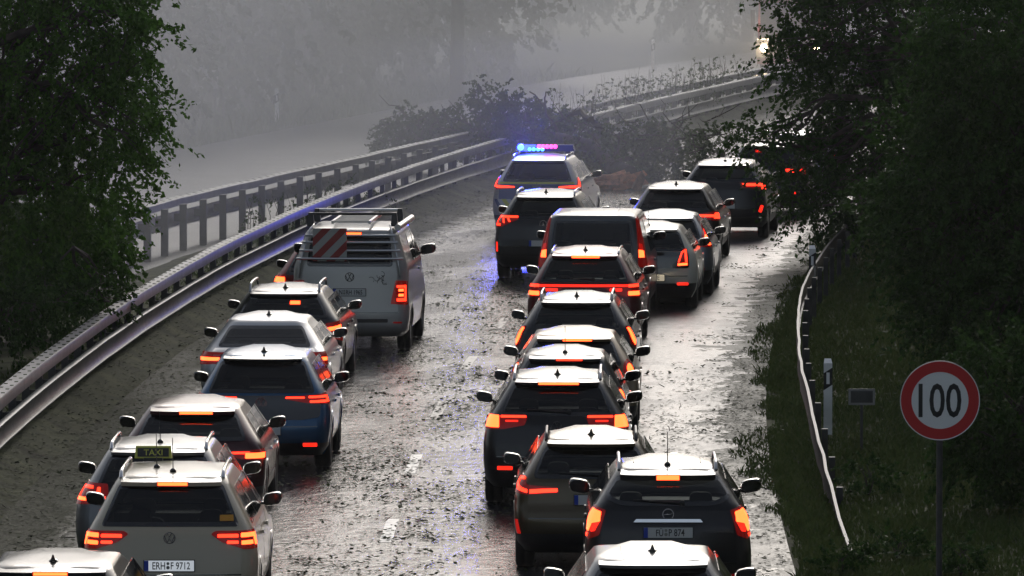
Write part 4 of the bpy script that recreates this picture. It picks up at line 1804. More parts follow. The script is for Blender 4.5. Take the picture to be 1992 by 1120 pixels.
# dark bronze crossover with roof rails
c = car('hatchback_car', 'suv', 1150, 830, 4.1, 1.76, 1.54, 'dark bronze hatchback with hooked tail lights and roof rails, behind the long-light-strip black car', bronze, tint=.42,
        prof=dict(zw=1.06, tail=[(.22, .26), (.32, .09), (.46, .01), (.58, 0), (.70, .03), (.76, .07), (.90, .09), (1.0, .11), (1.08, .15)]))
c.std_windows(rb=.68, rt=.57, r_r=.09)
c.finish(); c.wheels(M['plastic']); c.mirrors(); c.seats(); c.handles()
c.rails(M['plastic']); c.antenna('fin')
c.spoiler(lamp=None, drop=.04, out=.11)
c.tail([[(.36, .905), (.70, .88), (1.04, .90), (1.04, 1.10), (.84, 1.08), (.74, .99), (.38, .965)]],
       [([(.38, .915), (.70, .895), (.70, .94), (.38, .955)], 'lamp'),
        ([(.73, .90), (.92, .93), (.99, 1.0), (.98, 1.07), (.80, 1.075), (.80, 1.045), (.92, 1.04), (.93, 1.0), (.86, .965), (.73, .94)], 'lamp')])
c.emblem('oval', .965, .05)
o, y = c.plate('', x=.06, z=.83, w=.50)
v, f = text_mesh_data('D', .074, .80, .008)
MB().add([(-.02 + q[0], y - .0135, .83 - .037 + q[1]) for q in v], f).build('lettering', M['ink'], o)
for sg in (-1, 1):
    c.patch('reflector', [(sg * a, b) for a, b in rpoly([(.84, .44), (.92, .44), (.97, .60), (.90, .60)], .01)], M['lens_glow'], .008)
c.wiper(1.10)

# dark SUV with wide lights
c = car('suv_car', 'suv', 1083, 715, 4.5, 1.84, 1.64, 'black SUV with long thin brake light and T-shaped tail lights, ahead of the bronze hatchback', black, tint=.10,
        prof=dict(zw=1.14))
c.std_windows(rb=.72, rt=.58)
c.finish(); c.wheels(); c.mirrors(); c.seats(); c.handles()
c.rails(); c.antenna('fin')
c.spoiler(lamp=.02, lw=.25, drop=.04, out=.10, lh=.026)
c.tail([[(.36, 1.13), (.40, 1.03), (.66, .98), (1.04, .97), (1.04, 1.16)]],
       [([(.38, 1.115), (.70, 1.115), (.70, 1.14), (.38, 1.14)], 'lamp'), ([(.48, 1.065), (.64, 1.065), (.64, 1.085), (.48, 1.085)], 'lamp_dim'),
        ([(.73, 1.14), (.97, 1.14), (.99, 1.0), (.72, 1.0), (.72, 1.07)], 'lamp_hot')])
c.emblem('vw', 1.02, .06, 'steel_dull'); c.plate('', z=.72); c.reflectors('lamp_dim', z=.50)
c.wiper()

# small dark hatch with round lamps
c = car('hatchback_car', 'small', 1098, 670, 3.75, 1.68, 1.53, 'dark small car with round tail lights, squeezed between the tan car and the black SUV', charcoal, tint=.35,
        prof=dict(zw=1.02, top=.30))
c.std_windows(rb=.62, rt=.55)
c.finish(); c.wheels(); c.mirrors(); c.seats(); c.handles(); c.antenna('rod', y=c.top + .28)
c.spoiler(lamp=.06, lw=.17, drop=.04, out=.10, lh=.02, lampmat=M['lamp'])


def round_poly(cx_, cz_, r, n=14):
    return [(cx_ + r * math.cos(2 * math.pi * i / n), cz_ + r * math.sin(2 * math.pi * i / n), 0) for i in range(n)]


c.tail([round_poly(.80, .93, .125)], [(round_poly(.80, .95, .075), 'lamp_hot'), ([(.72, .85), (.88, .85), (.84, .82), (.76, .82)], 'lamp')])
c.plate('', z=.6)

# tan estate
c = car('hatchback_car', 'hatch', 1115, 635, 4.2, 1.80, 1.47, 'tan bronze hatchback with wide brake strip, behind the dark railed estate', paint((.17, .125, .075), .5), tint=.2)
c.std_windows(rb=.68, rt=.58)
c.finish(); c.wheels(); c.mirrors(); c.seats(); c.handles()
c.spoiler(lamp=.05, lw=.20, drop=.04, out=.10, lh=.03)
c.tail([round_poly(.83, .96, .14)], [(round_poly(.83, .97, .07), 'lamp_hot'), ([(.74, .88), (.94, .88), (.9, .85), (.78, .85)], 'lamp')])
c.plate('', z=.62)

# dark estate with rails
c = car('estate_car', 'suv', 1119, 566, 4.4, 1.80, 1.55, 'dark estate car with slanting tail lights, right behind the red light-bar SUV', charcoal, tint=.35,
        prof=dict(zw=1.08, tail=[(.22, .26), (.32, .09), (.46, .01), (.58, 0), (.76, .02), (.90, .05), (1.0, .08), (1.10, .12)]))
c.std_windows(rb=.66, rt=.56)
c.finish(); c.wheels(); c.mirrors(); c.seats(); c.handles()
c.rails(raised=.06); c.antenna('fin')
c.spoiler(lamp=None, drop=.04)
c.tail([[(.78, 1.12), (.90, 1.10), (1.06, .90), (1.02, .80), (.86, .86)]], [([(.80, 1.09), (.87, 1.09), (1.01, .90), (.97, .84), (.90, .90)], 'lamp_hot')])
c.plate('', z=.7)

# red SUV with light bar
c = car('suv_car', 'suv', 1135, 478, 4.58, 1.85, 1.64, 'dark red SUV with red light bar across its tailgate, behind the tall van', wine, tint=.45,
        prof=dict(zw=1.13))
c.std_windows(rb=.73, rt=.60)
c.finish(); c.wheels(); c.mirrors(); c.seats(); c.handles()
c.spoiler(lamp=.02, lw=.225, drop=.04, out=.09, lh=.036)
c.antenna('fin')
c.patch('light_bar', rpoly([(-.72, 1.055), (.72, 1.055), (.72, 1.09), (-.72, 1.09)], .01), M['lamp_dim'], .012)
c.tail([[(.34, 1.04), (.40, .99), (.66, .90), (1.04, .88), (1.04, 1.10), (.70, 1.10), (.70, 1.045)]],
       [([(.72, .92), (.99, .92), (.99, .985), (.72, .985)], 'lamp_hot'), ([(.72, 1.05), (1.0, 1.05), (1.0, 1.09), (.72, 1.09)], 'lamp'), ([(.42, .985), (.62, .985), (.62, 1.03), (.42, 1.03)], 'lamp_dim')])
c.emblem('vw', .985, .07); 
c.plate('', z=.70); c.wiper(); c.rails(M['chrome'], raised=.02)

# tall black van
p = Vector(((1152 - CX) / 114.0, 14500 / 114.0, 0))
c = Car('passenger_van', 'van', 4.6, 1.92, 1.90, p, -math.atan(slope(p.y + 2)), 'tall dark van with upright corner tail lights and wide black rear window', 'van', CARG,
        paint((.11, .115, .12), .5), tint=.22, wr=.80, zlow=.40, prof=dict(zw=1.16, top=.26))
c.std_windows(rb=.72, rt=.66, zb=1.17, zt=1.76)
c.finish(); c.wheels(); c.mirrors(sc=1.1, z=1.35); c.seats(False); c.handles()
for x in (-.4, -.13, .13, .4):
    pts = [(x, y, c.H - .006) for y in (.6, 2.6)]
    MB().tube([(x, y, c.roof_z(x, y)) for y in np.linspace(.6, 2.6, 5)], .008, 6).build('roof_rib', c.bodymat, c.root)
c.tail([[(.78, .98), (1.04, .96), (.97, 1.84), (.80, 1.80)]], [([(.80, 1.14), (.93, 1.14), (.93, 1.25), (.80, 1.27)], 'lamp_hot'), ([(.81, 1.29), (.92, 1.27), (.90, 1.36), (.82, 1.38)], 'lens_glow')])
c.patch('tailgate_panel', rpoly([(-.70, .95), (.70, .95), (.72, 1.14), (-.72, 1.14)], .03), M['gloss_black'], .005)
c.plate('', z=.75)

# dark SUV right behind the police car
c = car('suv_car', 'suv', 1056, 367, 4.5, 1.86, 1.65, 'dark SUV with comb-shaped red tail light, directly behind the police car', charcoal, tint=.50,
        prof=dict(zw=1.15))
c.std_windows(rb=.74, rt=.60)
c.finish(); c.wheels(); c.mirrors(); c.seats(); c.handles()
c.rails(M['chrome']); c.antenna('fin'); c.spoiler(lamp=None, drop=.05, out=.10)
c.tail([[(.46, 1.21), (.47, 1.14), (.80, 1.00), (1.06, .98), (1.06, 1.23)]],
       [([(.48, 1.165), (1.02, 1.165), (1.02, 1.20), (.48, 1.20)], 'lamp'), ([(.62, 1.09), (.655, 1.09), (.69, 1.16), (.655, 1.16)], 'lamp'), ([(.73, 1.07), (.765, 1.07), (.80, 1.16), (.765, 1.16)], 'lamp'),
        ([(.84, 1.02), (1.02, 1.02), (1.02, 1.16), (.98, 1.16), (.98, 1.06), (.84, 1.06)], 'lamp')])
c.emblem('plain', 1.06, .07); c.plate('', z=.70)
for sg in (-1, 1):
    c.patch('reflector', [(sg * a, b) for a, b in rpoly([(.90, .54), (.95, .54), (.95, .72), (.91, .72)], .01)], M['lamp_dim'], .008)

# police car
pol_silver = paint((.36, .37, .39), .45)
c = car('police_car', 'suv', 1043, 298, 4.7, 1.88, 1.69, 'silver and blue police SUV with flashing blue roof light bar, facing the fallen tree', pol_silver, 'police car', tint=.5,
        prof=dict(zw=1.16))
c.std_windows(rb=.74, rt=.60)
c.finish(); c.wheels(); c.mirrors(); c.seats(); c.handles()
c.rails(M['chrome']); c.spoiler(lamp=None, drop=.04)
c.patch('blue_panel', rpoly([(-.80, .80), (.80, .80), (.80, 1.105), (-.80, 1.105)], .02), M['policeblue'], .006)
c.patch('yellow_stripe', [(-.80, 1.115), (.80, 1.115), (.80, 1.15), (-.80, 1.15)], M['yellow'], .006)
for sg in (-1, 1):
    for k in range(3):
        x0 = .30 + .2 * k
        c.patch('chevron', [(sg * a, b) for a, b in [(x0, .62), (x0 + .1, .62), (x0 + .24, .80), (x0 + .14, .80)]], M['yellow' if k % 2 else 'policeblue'], .008)
star = []
for i in range(16):
    a = math.pi / 2 + 2 * math.pi * i / 16
    rr = .13 if i % 2 == 0 else .085
    star.append((rr * math.cos(a) * 1.1, 1.0 + rr * math.sin(a)))
c.patch('star_badge', star, M['steel'], .010)
c.tail([[(.44, 1.03), (.78, 1.00), (1.06, .99), (1.06, 1.27), (.98, 1.24), (.86, 1.09), (.46, 1.07)]],
       [([(.46, 1.035), (.84, 1.03), (1.0, 1.05), (1.01, 1.23), (.97, 1.21), (.90, 1.08), (.46, 1.06)], 'lamp')])
c.plate('', z=.70)
lb = MB()
lb.box((.04, 1.75, 1.80), (1.20, .34, .13), 0, None, (.94, .75))
lbo = lb.build('light_bar', pmat('light_bar_shell', (.01, .02, .06), .1, coat=1), c.root)
for x in (-.45, .5):
    MB().box((x, 1.75, 1.70), (.10, .25, .09)).build('light_bar_foot', M['plastic'], lbo)
M['blue_led'] = emat('blue_beacon', (.006, .016, 1.0), 60.0)
M['cyan_led'] = emat('cyan_beacon', (.03, .16, 1.0), 9.0)
M['pink_led'] = emat('pink_beacon', (1.0, .05, .42), 5.0)
MB().lathe([(0, -.09), (.05, -.08), (.075, -.02), (.075, .05), (0, .06)], 16, 'y', (-.49, 1.62, 1.81)).build('blue_beacon', M['blue_led'], lbo, smooth=60)
for k in range(4):
    MB().lathe([(0, -.03), (.03, -.025), (.042, 0), (0, .01)], 12, 'y', (-.30 + .09 * k, 1.575, 1.775)).build('cyan_lamp', M['cyan_led'], lbo, smooth=60)
for k in range(5):
    MB().lathe([(0, -.03), (.03, -.025), (.044, 0), (0, .01)], 12, 'y', (-.10 + .085 * k, 1.575, 1.835)).build('pink_lamp', M['pink_led'], lbo, smooth=60)
ld = bpy.data.lights.new('beacon_light', 'POINT')
ld.energy = 270
ld.color = (.03, .06, 1.0)
ld.shadow_soft_size = .32
lo = bpy.data.objects.new('beacon_light', ld)
link(lo, c.root)
lo.location = (-.42, 1.45, 2.08)
lo['kind'] = 'helper'

# ---- the right-hand file ---------------------------------------------------
c = car('small_car', 'small', 1264, 430, 3.6, 1.66, 1.50, 'small cream white car with black glass tailgate and a lit number plate ending in 2E', cream, tint=.18, apex=1.3,
        prof=dict(zw=1.05, top=.22))
c.std_windows(rb=.64, rt=.55, zb=1.03)
c.finish(); c.wheels(); c.mirrors(M['gloss_black']); c.seats(); c.handles(); c.antenna('rod', y=c.top + .3, x=-.05)
c.patch('tailgate_panel', rpoly([(-.70, .735), (.70, .735), (.69, 1.02), (-.69, 1.02)], .06), M['gloss_black'], .006)
for sg in (-1, 1):
    o = c.patch('tail_light', [(sg * a, b) for a, b in rpoly([(.46, .76), (.68, .78), (.66, 1.08), (.58, 1.08)], .02)], M['lens'], .012)
    for q, mt in (([(.49, .78), (.66, .79), (.66, .83), (.49, .82)], 'lamp_hot'), ([(.62, .84), (.66, .84), (.645, 1.06), (.605, 1.06)], 'lamp'), ([(.49, .84), (.52, .84), (.57, 1.0), (.61, 1.03), (.60, 1.05), (.55, 1.02)], 'lamp')):
        c.patch('lit_element', [(sg * a, b) for a, b in rpoly(q, .008)], M[mt], .019, parent=o)
o, y = c.plate('', z=.57, w=.52, mat='plate_glow')
v, f = text_mesh_data('2E', .078, .80, .008)
MB().add([(.09 + q[0], y - .0135, .57 - .038 + q[1]) for q in v], f).build('lettering', M['ink'], o)
c.reflectors('lamp_dim', z=.46, x0=.48, x1=.68)
pl_ = bpy.data.lights.new('plate_lamp', 'POINT')
pl_.energy = 4.5
pl_.color = (1.0, .82, .58)
pl_.shadow_soft_size = .03
po_ = bpy.data.objects.new('plate_lamp', pl_)
link(po_, c.root)
po_.location = (0, y - .16, .66)
po_['kind'] = 'helper'
c.spoiler(lamp=None, drop=.03, out=.05)

c = car('hatchback_car', 'hatch', 1292, 407, 4.0, 1.74, 1.50, 'grey hatchback with triangular tail lights, just ahead of the cream white small car', greyblue, tint=.3,
        prof=dict(zw=1.04, top=.46))
c.std_windows(rb=.66, rt=.57)
c.finish(); c.wheels(); c.mirrors(); c.seats(); c.handles()
c.spoiler(lamp=None, drop=.05, out=.12)
c.tail([[(.60, .90), (.98, .88), (.86, 1.30), (.80, 1.28)]], [([(.66, .93), (.92, .92), (.84, 1.10), (.80, 1.10)], 'lamp_hot'), ([(.80, 1.11), (.85, 1.11), (.83, 1.2), (.81, 1.2)], 'lamp_dim')])
c.plate('', z=.6); c.reflectors(z=.5)

c = car('hatchback_car', 'suv', 1310, 352, 4.25, 1.80, 1.56, 'black crossover with a long orange-red tail light, behind the dark SUV in the right file', black, tint=.40, prof=dict(zw=1.06))
c.std_windows(rb=.72, rt=.58)
c.finish(); c.wheels(); c.mirrors(M['chrome'] if False else M['gloss_black']); c.seats(); c.handles(M['chrome']); c.antenna('fin')
c.spoiler(lamp=None, drop=.04)
c.tail([[(.40, .98), (.42, .92), (.80, .86), (1.04, .86), (1.04, 1.04), (.84, 1.04)]], [([(.42, .935), (.80, .93), (.80, .975), (.42, .98)], 'lamp'), ([(.80, .90), (1.0, .89), (1.0, 1.0), (.86, 1.01), (.80, .97)], 'lamp')])
c.plate('', z=.66)

c = car('suv_car', 'suv', 1405, 307, 4.45, 1.84, 1.62, 'large dark SUV with white-lined roof and L-shaped tail light beside the overhanging leaves', charcoal, tint=.52, prof=dict(zw=1.18))
c.std_windows(rb=.74, rt=.62)
c.finish(); c.wheels(); c.mirrors(); c.seats(); c.handles(); c.antenna('rod', y=c.top + .35)
c.spoiler(lamp=None, drop=.05, out=.10)
c.tail([[(.36, 1.17), (.38, 1.08), (.78, 1.04), (1.04, 1.0), (1.04, 1.2)]], [([(.40, 1.10), (.98, 1.10), (.98, 1.15), (.40, 1.15)], 'lamp'), ([(.82, 1.04), (.98, 1.03), (.98, 1.10), (.82, 1.10)], 'lamp')])
for sg in (-1, 1):
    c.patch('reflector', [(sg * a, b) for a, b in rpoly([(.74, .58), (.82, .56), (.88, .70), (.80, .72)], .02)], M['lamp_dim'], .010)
c.plate('', z=.70)

c = car('suv_car', 'suv', 1490, 272, 4.45, 1.84, 1.64, 'dark car half covered by the overhanging branch, front of the right file', charcoal, tint=.52, prof=dict(zw=1.12))
c.std_windows(rb=.74, rt=.60)
c.finish(); c.wheels(); c.mirrors(); c.seats(); c.handles()
c.spoiler(lamp=None, drop=.04)
c.brake_strip(-.2, c.zr - .07, .06, .04, M['lamp_dim'])
c.tail([[(.40, 1.08), (.42, .98), (1.04, .94), (1.04, 1.1)]], [([(.42, 1.0), (.68, .99), (.68, 1.06), (.42, 1.06)], 'lamp'), ([(.72, .98), (1.0, .97), (1.0, 1.06), (.72, 1.06)], 'lamp_dim')])
c.reflectors('lamp_dim', z=.55); c.plate('', z=.70)

c = car('hatchback_car', 'hatch', 1552, 250, 4.2, 1.80, 1.50, 'pale-roofed car glimpsed through leaves beyond the front of the right file', silver, tint=.4)
c.std_windows(); c.finish(); c.wheels(); c.mirrors(); c.seats()
c.spoiler(lamp=None)
c.tail([[(.60, .84), (1.04, .80), (1.04, 1.0), (.62, .98)]], [([(.66, .88), (.98, .88), (.98, .94), (.66, .94)], 'lamp_dim')])
c.plate('', z=.62)

# ---- oncoming lorry in the mist -------------------------------------------
LD = 262.0
lx = (1487 - CX) * LD / FPX
lr = empty('lorry', (lx + .95, LD, 0), -.16, 'oncoming lorry with glowing headlight and reddish top, half lost in mist behind the right tree', 'lorry')
cab = MB()
cab.box((0, 1.15, 1.75), (2.45, 2.2, 2.9), 0, None, (.95, .9))
cab.build('cab', pmat('lorry_red', (.28, .05, .04), .4), lr)
MB().box((0, .02, 1.85), (2.2, .08, 1.2)).build('windscreen', glass(.1), lr)
MB().box((0, -.02, .82), (2.48, .3, .62)).build('bumper', M['plastic'], lr)
MB().box((0, -.04, 1.16), (2.40, .2, .06)).build('grille_trim', M['white'], lr)
MB().box((0, .0, 2.72), (2.3, .3, .22)).build('sun_visor', pmat('lorry_red_dark', (.2, .03, .03), .4), lr)
MB().box((0, 6.0, 2.2), (2.5, 7.2, 3.0)).build('cargo_box', M['white'], lr)
M['headlight'] = emat('headlight_lit', (1.0, .70, .40), 90.0)
for sg in (-1, 1):
    MB().lathe([(0, -.06), (.10, -.05), (.13, 0), (0, .02)], 18, 'y', (sg * .95, -.16, .86)).build('headlight', M['headlight'], lr, smooth=60)
    MB().box((sg * 1.38, .1, 1.9), (.16, .12, .6)).build('wing_mirror', M['plastic'], lr)
    for y in (1.1, 7.6):
        w_ = from_mesh('wheel', wheel_meshes(.5)[0], lr, (sg * 1.1, y, .5))
        from_mesh('rim', wheel_meshes(.5)[1], w_)
hl = bpy.data.lights.new('headlight_glow', 'POINT')
hl.energy = 160
hl.color = (1.0, .75, .45)
hl.shadow_soft_size = .12
ho = bpy.data.objects.new('headlight_glow', hl)
link(ho, lr)
ho.location = (-.95, -.45, .86)
ho['kind'] = 'helper'


# ------------------------------------------------------------------ vegetation
def sprig_leaves(C, DIR, length, nleaf, ls, g, droop=.34, spread=.085):
    """C (N,3) bases, DIR (N,3) unit axes -> leaf quads"""
    N = len(C)
    t = g.random((N, nleaf, 1)) ** .8
    ln = length * (0.6 + .8 * g.random((N, 1, 1)))
    P = C[:, None, :] + DIR[:, None, :] * t * ln
    P[..., 2] -= (droop * t[..., 0] ** 2 * ln[..., 0])
    P += g.normal(size=(N, nleaf, 3)) * spread * length * (1 - .55 * t)
    P = P.reshape(-1, 3)
    K = len(P)
    D = np.repeat(DIR, nleaf, 0)
    a = D * .7 + g.normal(size=(K, 3)) * .6
    a[:, 2] -= .45
    a /= np.linalg.norm(a, axis=1, keepdims=True) + 1e-9
    b = np.cross(a, g.normal(size=(K, 3)))
    b /= np.linalg.norm(b, axis=1, keepdims=True) + 1e-9
    s = (ls * (.6 + .8 * g.random((K, 1))))
    v0, v2 = P - a * s * .5, P + a * s * .55
    n_ = np.cross(a, b)
    v1 = P + b * s * .30 + n_ * s * .06
    v3 = P - b * s * .30 + n_ * s * .06
    V = np.stack([v0, v1, v2, v3], 1).reshape(-1, 3)
    F = np.arange(K * 4).reshape(K, 4)
    return V, F


def lobe_points(lobes, n, g, shell=.5):
    """random points in ellipsoid lobes with outward directions; lobes (cx,cy,cz,rx,ry,rz)"""
    L = np.array(lobes, float)
    vol = (L[:, 3] * L[:, 4] * L[:, 5]) ** .75
    idx = g.choice(len(L), n, p=vol / vol.sum())
    u = g.normal(size=(n, 3))
    u /= np.linalg.norm(u, axis=1, keepdims=True)
    r = g.random((n, 1)) ** (1 / 3) * (1 - shell) + shell * (1 - .25 * g.random((n, 1)))
    P = L[idx, :3] + u * r * L[idx, 3:]
    return P, u


def crown(name, lobes, nsprig, mat, g, length=.7, nleaf=36, ls=.085, parent=None, droop=.3, shell=.45, zmin=.05):
    P, U = lobe_points(lobes, nsprig, g, shell)
    D = U * .75 + g.normal(size=P.shape) * .45
    D[:, 2] -= .1
    D /= np.linalg.norm(D, axis=1, keepdims=True)
    V, F = sprig_leaves(P, D, length, nleaf, ls, g, droop)
    V[:, 2] = np.maximum(V[:, 2], zmin)
    return np_mesh(name, V, F, mat)


def branch_path(a, b, n, g, wob=.12, sag=0.0):
    a, b = np.array(a, float), np.array(b, float)
    L = np.linalg.norm(b - a)
    pts = []
    for i in range(n + 1):
        t = i / n
        p = a + (b - a) * t + g.normal(size=3) * wob * L * .25 * math.sin(math.pi * t)
        p[2] += sag * L * math.sin(math.pi * t)
        pts.append(tuple(p))
    return pts


def big_tree(label, base, h, lobes, nsprig, mat, seed, tr=.22, lean=(0, 0), group=None, ls=.085, length=.7, nleaf=36, name='broadleaf_tree', twigs=True, shell=.45):
    """lobes in metres relative to the base"""
    g = np.random.default_rng(seed)
    r = empty(name, base, 0, label, 'tree', group)
    me = crown('crown', lobes, nsprig, mat, g, length, nleaf, ls, shell=shell)
    co = from_mesh('crown', me, r)
    mb = MB()
    top = (lean[0], lean[1], h * .8)
    path = branch_path((0, 0, -.1), top, 7, g, .05)
    mb.tube(path, [tr * (1 - .8 * i / 7) for i in range(8)], 10)
    tk = mb.build('trunk', M['bark'], r, smooth=60)
    lm = MB()
    for lb in lobes:
        k = g.integers(2, 6)
        st = path[k]
        en = np.array(lb[:3])
        pp = branch_path(st, en, 5, g, .25, .04)
        lm.tube(pp, [tr * .38 * (1 - .85 * i / 5) + .008 for i in range(6)], 6)
        if twigs:
            for q in range(7):
                u = g.normal(size=3)
                u /= np.linalg.norm(u)
                e2 = en + u * np.array(lb[3:]) * .9
                lm.tube(branch_path(pp[int(g.integers(2, 5))], e2, 4, g, .25), [.03, .022, .015, .01, .006], 5)
    lm.build('limb', M['bark'], tk, smooth=60)
    return r


def px_lobe(base, px, py, D, rpx, rpy, ry=None):
    """a foliage mass seen at a pixel, at distance D, as a lobe relative to the tree base"""
    p = at_depth(px, py, D)
    s = FPX / D
    rx_, rz_ = rpx / s, rpy / s
    return (p.x - base[0], p.y - base[1], p.z - base[2], rx_, ry or max(rx_, rz_) * .9, rz_)


# left trees, standing in the median behind the near rail
TB = (-8.9, 117.0, 0)
lob = [px_lobe(TB, *q) for q in [(60, 60, 117, 190, 190), (190, 20, 117, 105, 120), (230, 120, 116, 70, 70), (215, 215, 117, 85, 75), (120, 240, 118, 170, 120),
                                 (160, 340, 118, 120, 90), (30, 380, 117, 150, 150), (-120, 200, 118, 200, 260), (250, 260, 116, 50, 55), (60, -150, 118, 260, 190), (225, 20, 116, 75, 60)]]
big_tree('tall dark leafy tree at the left edge, leaning its sprigs over the median rail', TB, 8.5, lob, 2100, M['leaf'], 3, .2, (.3, 0), ls=.085, shell=.5)
TB = (-9.0, 123.0, 0)
lob = [px_lobe(TB, *q) for q in [(170, 420, 123, 85, 70), (120, 480, 122, 120, 85), (40, 520, 122, 110, 90), (200, 500, 123, 55, 60), (-60, 460, 122, 120, 130)]]
big_tree('bushy lower tree below the tall left tree, fading into mist between the rails', TB, 3.4, lob, 1000, M['leaf'], 4, .10, ls=.075, length=.5, name='bushy_tree')
TB = (-8.0, 112.0, 0)
lob = [px_lobe(TB, *q) for q in [(20, 600, 112, 90, 60), (110, 585, 114, 80, 60), (-90, 590, 112, 90, 80), (180, 570, 118, 60, 50)]]
big_tree('low dim shrub just behind the near median rail at the left edge', TB, 1.6, lob, 420, M['leaf_dark'], 5, .05, ls=.07, length=.4, name='roadside_shrub')

# right trees beyond the roadside rail
TB = (10.2, 146.0, 0)
lob = [px_lobe(TB, *q) for q in [(1700, 60, 146, 150, 130), (1560, 40, 145, 65, 55), (1640, 170, 146, 90, 90), (1760, 230, 147, 160, 160), (1620, 300, 146, 60, 60),
                                 (1500, 262, 145, 75, 26), (1575, 345, 145, 60, 55), (1650, 400, 146, 60, 60), (1690, 350, 146, 90, 90), (1900, 100, 148, 200, 200), (1850, 350, 148, 160, 150),
                                 (1530, 90, 145, 28, 50), (1650, -120, 147, 200, 120), (1480, 275, 145, 50, 22), (1600, 400, 145, 35, 60)]]
big_tree('great dark tree right of the road, one leafy branch hanging over the queue', TB, 10.5, lob, 2600, M['leaf_dark'], 6, .30, (-.3, 0), ls=.088, shell=.4)
TB = (8.3, 112.0, 0)
lob = [px_lobe(TB, *q) for q in [(1900, 420, 112, 190, 170), (1865, 560, 112, 105, 110), (1930, 640, 111, 130, 130), (1795, 450, 112, 75, 60), (1960, 250, 112, 170, 170), (1990, 60, 112, 200, 160),
                                 (1800, 330, 113, 110, 110), (2080, 420, 112, 160, 260), (1815, 605, 112, 40, 45)]]
big_tree('nearest dark tree at the right edge, rising behind the 100 sign', TB, 8.5, lob, 2200, M['leaf_dark'], 8, .22, ls=.085, shell=.4)
TB = (6.8, 92.0, 0)
lob = [px_lobe(TB, *q) for q in [(1960, 770, 92, 110, 110), (1900, 880, 92, 70, 60), (2010, 900, 92, 90, 80)]]
big_tree('dark bush at the right edge level with the foot of the 100 sign', TB, 2.6, lob, 460, M['leaf_dark'], 9, .06, ls=.07, length=.5, name='roadside_bush')
TB = (5.15, 91.0, 0)
for i, (px, py, D, w, h, lab) in enumerate([(1690, 895, 94, 55, 60, 'low leafy plant in the verge below the marker plate'), (1870, 985, 84, 45, 55, 'small weed clump right of the 100 sign pole'),
                                            (1640, 1090, 84, 45, 45, 'weeds at the foot of the rail end near the bottom edge'), (1745, 1010, 86, 45, 40, 'short plant tuft left of the 100 sign pole')]):
    b = at_depth(px, py, D)
    b = (b.x, D, 0)
    p = at_depth(px, py, D)
    s = FPX / D
    zc_ = max(.12, h / s * .6)
    r = empty('weed_plant', b, 0, lab, 'plant', 'verge plants')
    g = np.random.default_rng(50 + i)
    from_mesh('foliage', crown('foliage', [(0, 0, zc_, w / s, w / s, zc_)], 55, M['leaf_dark'], g, .22, 26, .05, shell=.3), r)
    mb = MB()
    for k in range(6):
        mb.tube([(0, 0, 0), (rnd.uniform(-.1, .1), rnd.uniform(-.1, .1), zc_), (rnd.uniform(-.2, .2), rnd.uniform(-.2, .2), zc_ * 1.7)], [.008, .006, .003], 5)
    mb.build('stem', M['bark'], r, kind='stuff')

# misty forest beyond: three crown shapes shared by many trees
fg = np.random.default_rng(21)
fmesh = []
for k in range(3):
    lob = []
    for i in range(13):
        z = 1.6 + 11 * (i / 12) ** 1.0
        rr = 2.7 * math.sin(math.pi * min(1, .18 + .8 * (i / 12))) + .5
        a = fg.random() * 6.28
        lob.append((rr * .6 * math.cos(a), rr * .6 * math.sin(a), z, rr * .75, rr * .75, 1.5))
    V = crown('crown', lob, 700, M['leaf_far'], fg, 1.0, 24, .24, shell=.3)
    tb = MB()
    pth = branch_path((0, 0, -.1), (.2, .1, 13), 7, fg, .04)
    tb.tube(pth, [.24 * (1 - .8 * i / 7) for i in range(8)], 8)
    for i in range(12):
        lb = lob[i]
        tb.tube(branch_path(pth[min(6, int(lb[2] / 13 * 7))], lb[:3], 3, fg, .2), [.07, .05, .03, .015], 5)
    fmesh.append((V, tb.mesh('trunk', M['bark'], 60)))
sp = []
for d in np.arange(150, 262, 5.2):
    sp.append((rail_x(d) - 15.4 + fg.uniform(-1.5, 1.2), d))
    sp.append((rail_x(d) - 20 + fg.uniform(-2, 2), d + 2))
for x in np.arange(-26, 62, 4.6):
    sp.append((x + fg.uniform(-1.4, 1.4), 302 + fg.uniform(-6, 6) - .12 * x))
for d in np.arange(168, 300, 8):
    sp.append((rail_x(d) + 16.5 + fg.uniform(-1, 3), d))
for d in np.arange(112, 165, 7):
    sp.append((rail_x(d) + 20.0 + fg.uniform(-1, 3), d))
    sp.append((rail_x(d) + 26.0 + fg.uniform(-1, 3), d + 3))
for i, (x, d) in enumerate(sp):
    right = x > rail_x(d)
    if d > 285:
        lab = 'pale forest tree closing the view at the end of the misty road'
    elif right:
        lab = 'dark forest tree behind the great tree on the right roadside'
    else:
        lab = 'mist-veiled forest tree beyond the opposite carriageway'
    r = empty('forest_tree', (x, d, 0), fg.uniform(0, 6.28), lab, 'tree', 'forest trees in the mist' if not right or d > 285 else 'forest trees on the right')
    cm, tm = fmesh[i % 3]
    k = fg.uniform(.85, 1.25)
    from_mesh('crown', cm, r, sc=(k, k, k))
    from_mesh('trunk', tm, r, sc=(k, k, k))
# unseen wood added along both verges, outside the frame, to block low sky light
wl_ = []
for d in np.arange(-40, 100, 6.5):
    for k in (0, 1):
        wl_.append((rail_x(d) - 21 - 5 * k + fg.uniform(-1, 1), d + 3 * k, fg.uniform(4, 6.5), 4.2, 4.2, 6.5))
        wl_.append((rail_x(d) + 20 + 5 * k + fg.uniform(-1, 1), d + 3 * k, fg.uniform(4, 6.5), 4.2, 4.2, 6.5))
wo = from_mesh('wood', crown('wood', wl_, 9000, M['leaf_dark'], fg, 1.6, 14, .62, shell=.3))
wo['kind'] = 'stuff'
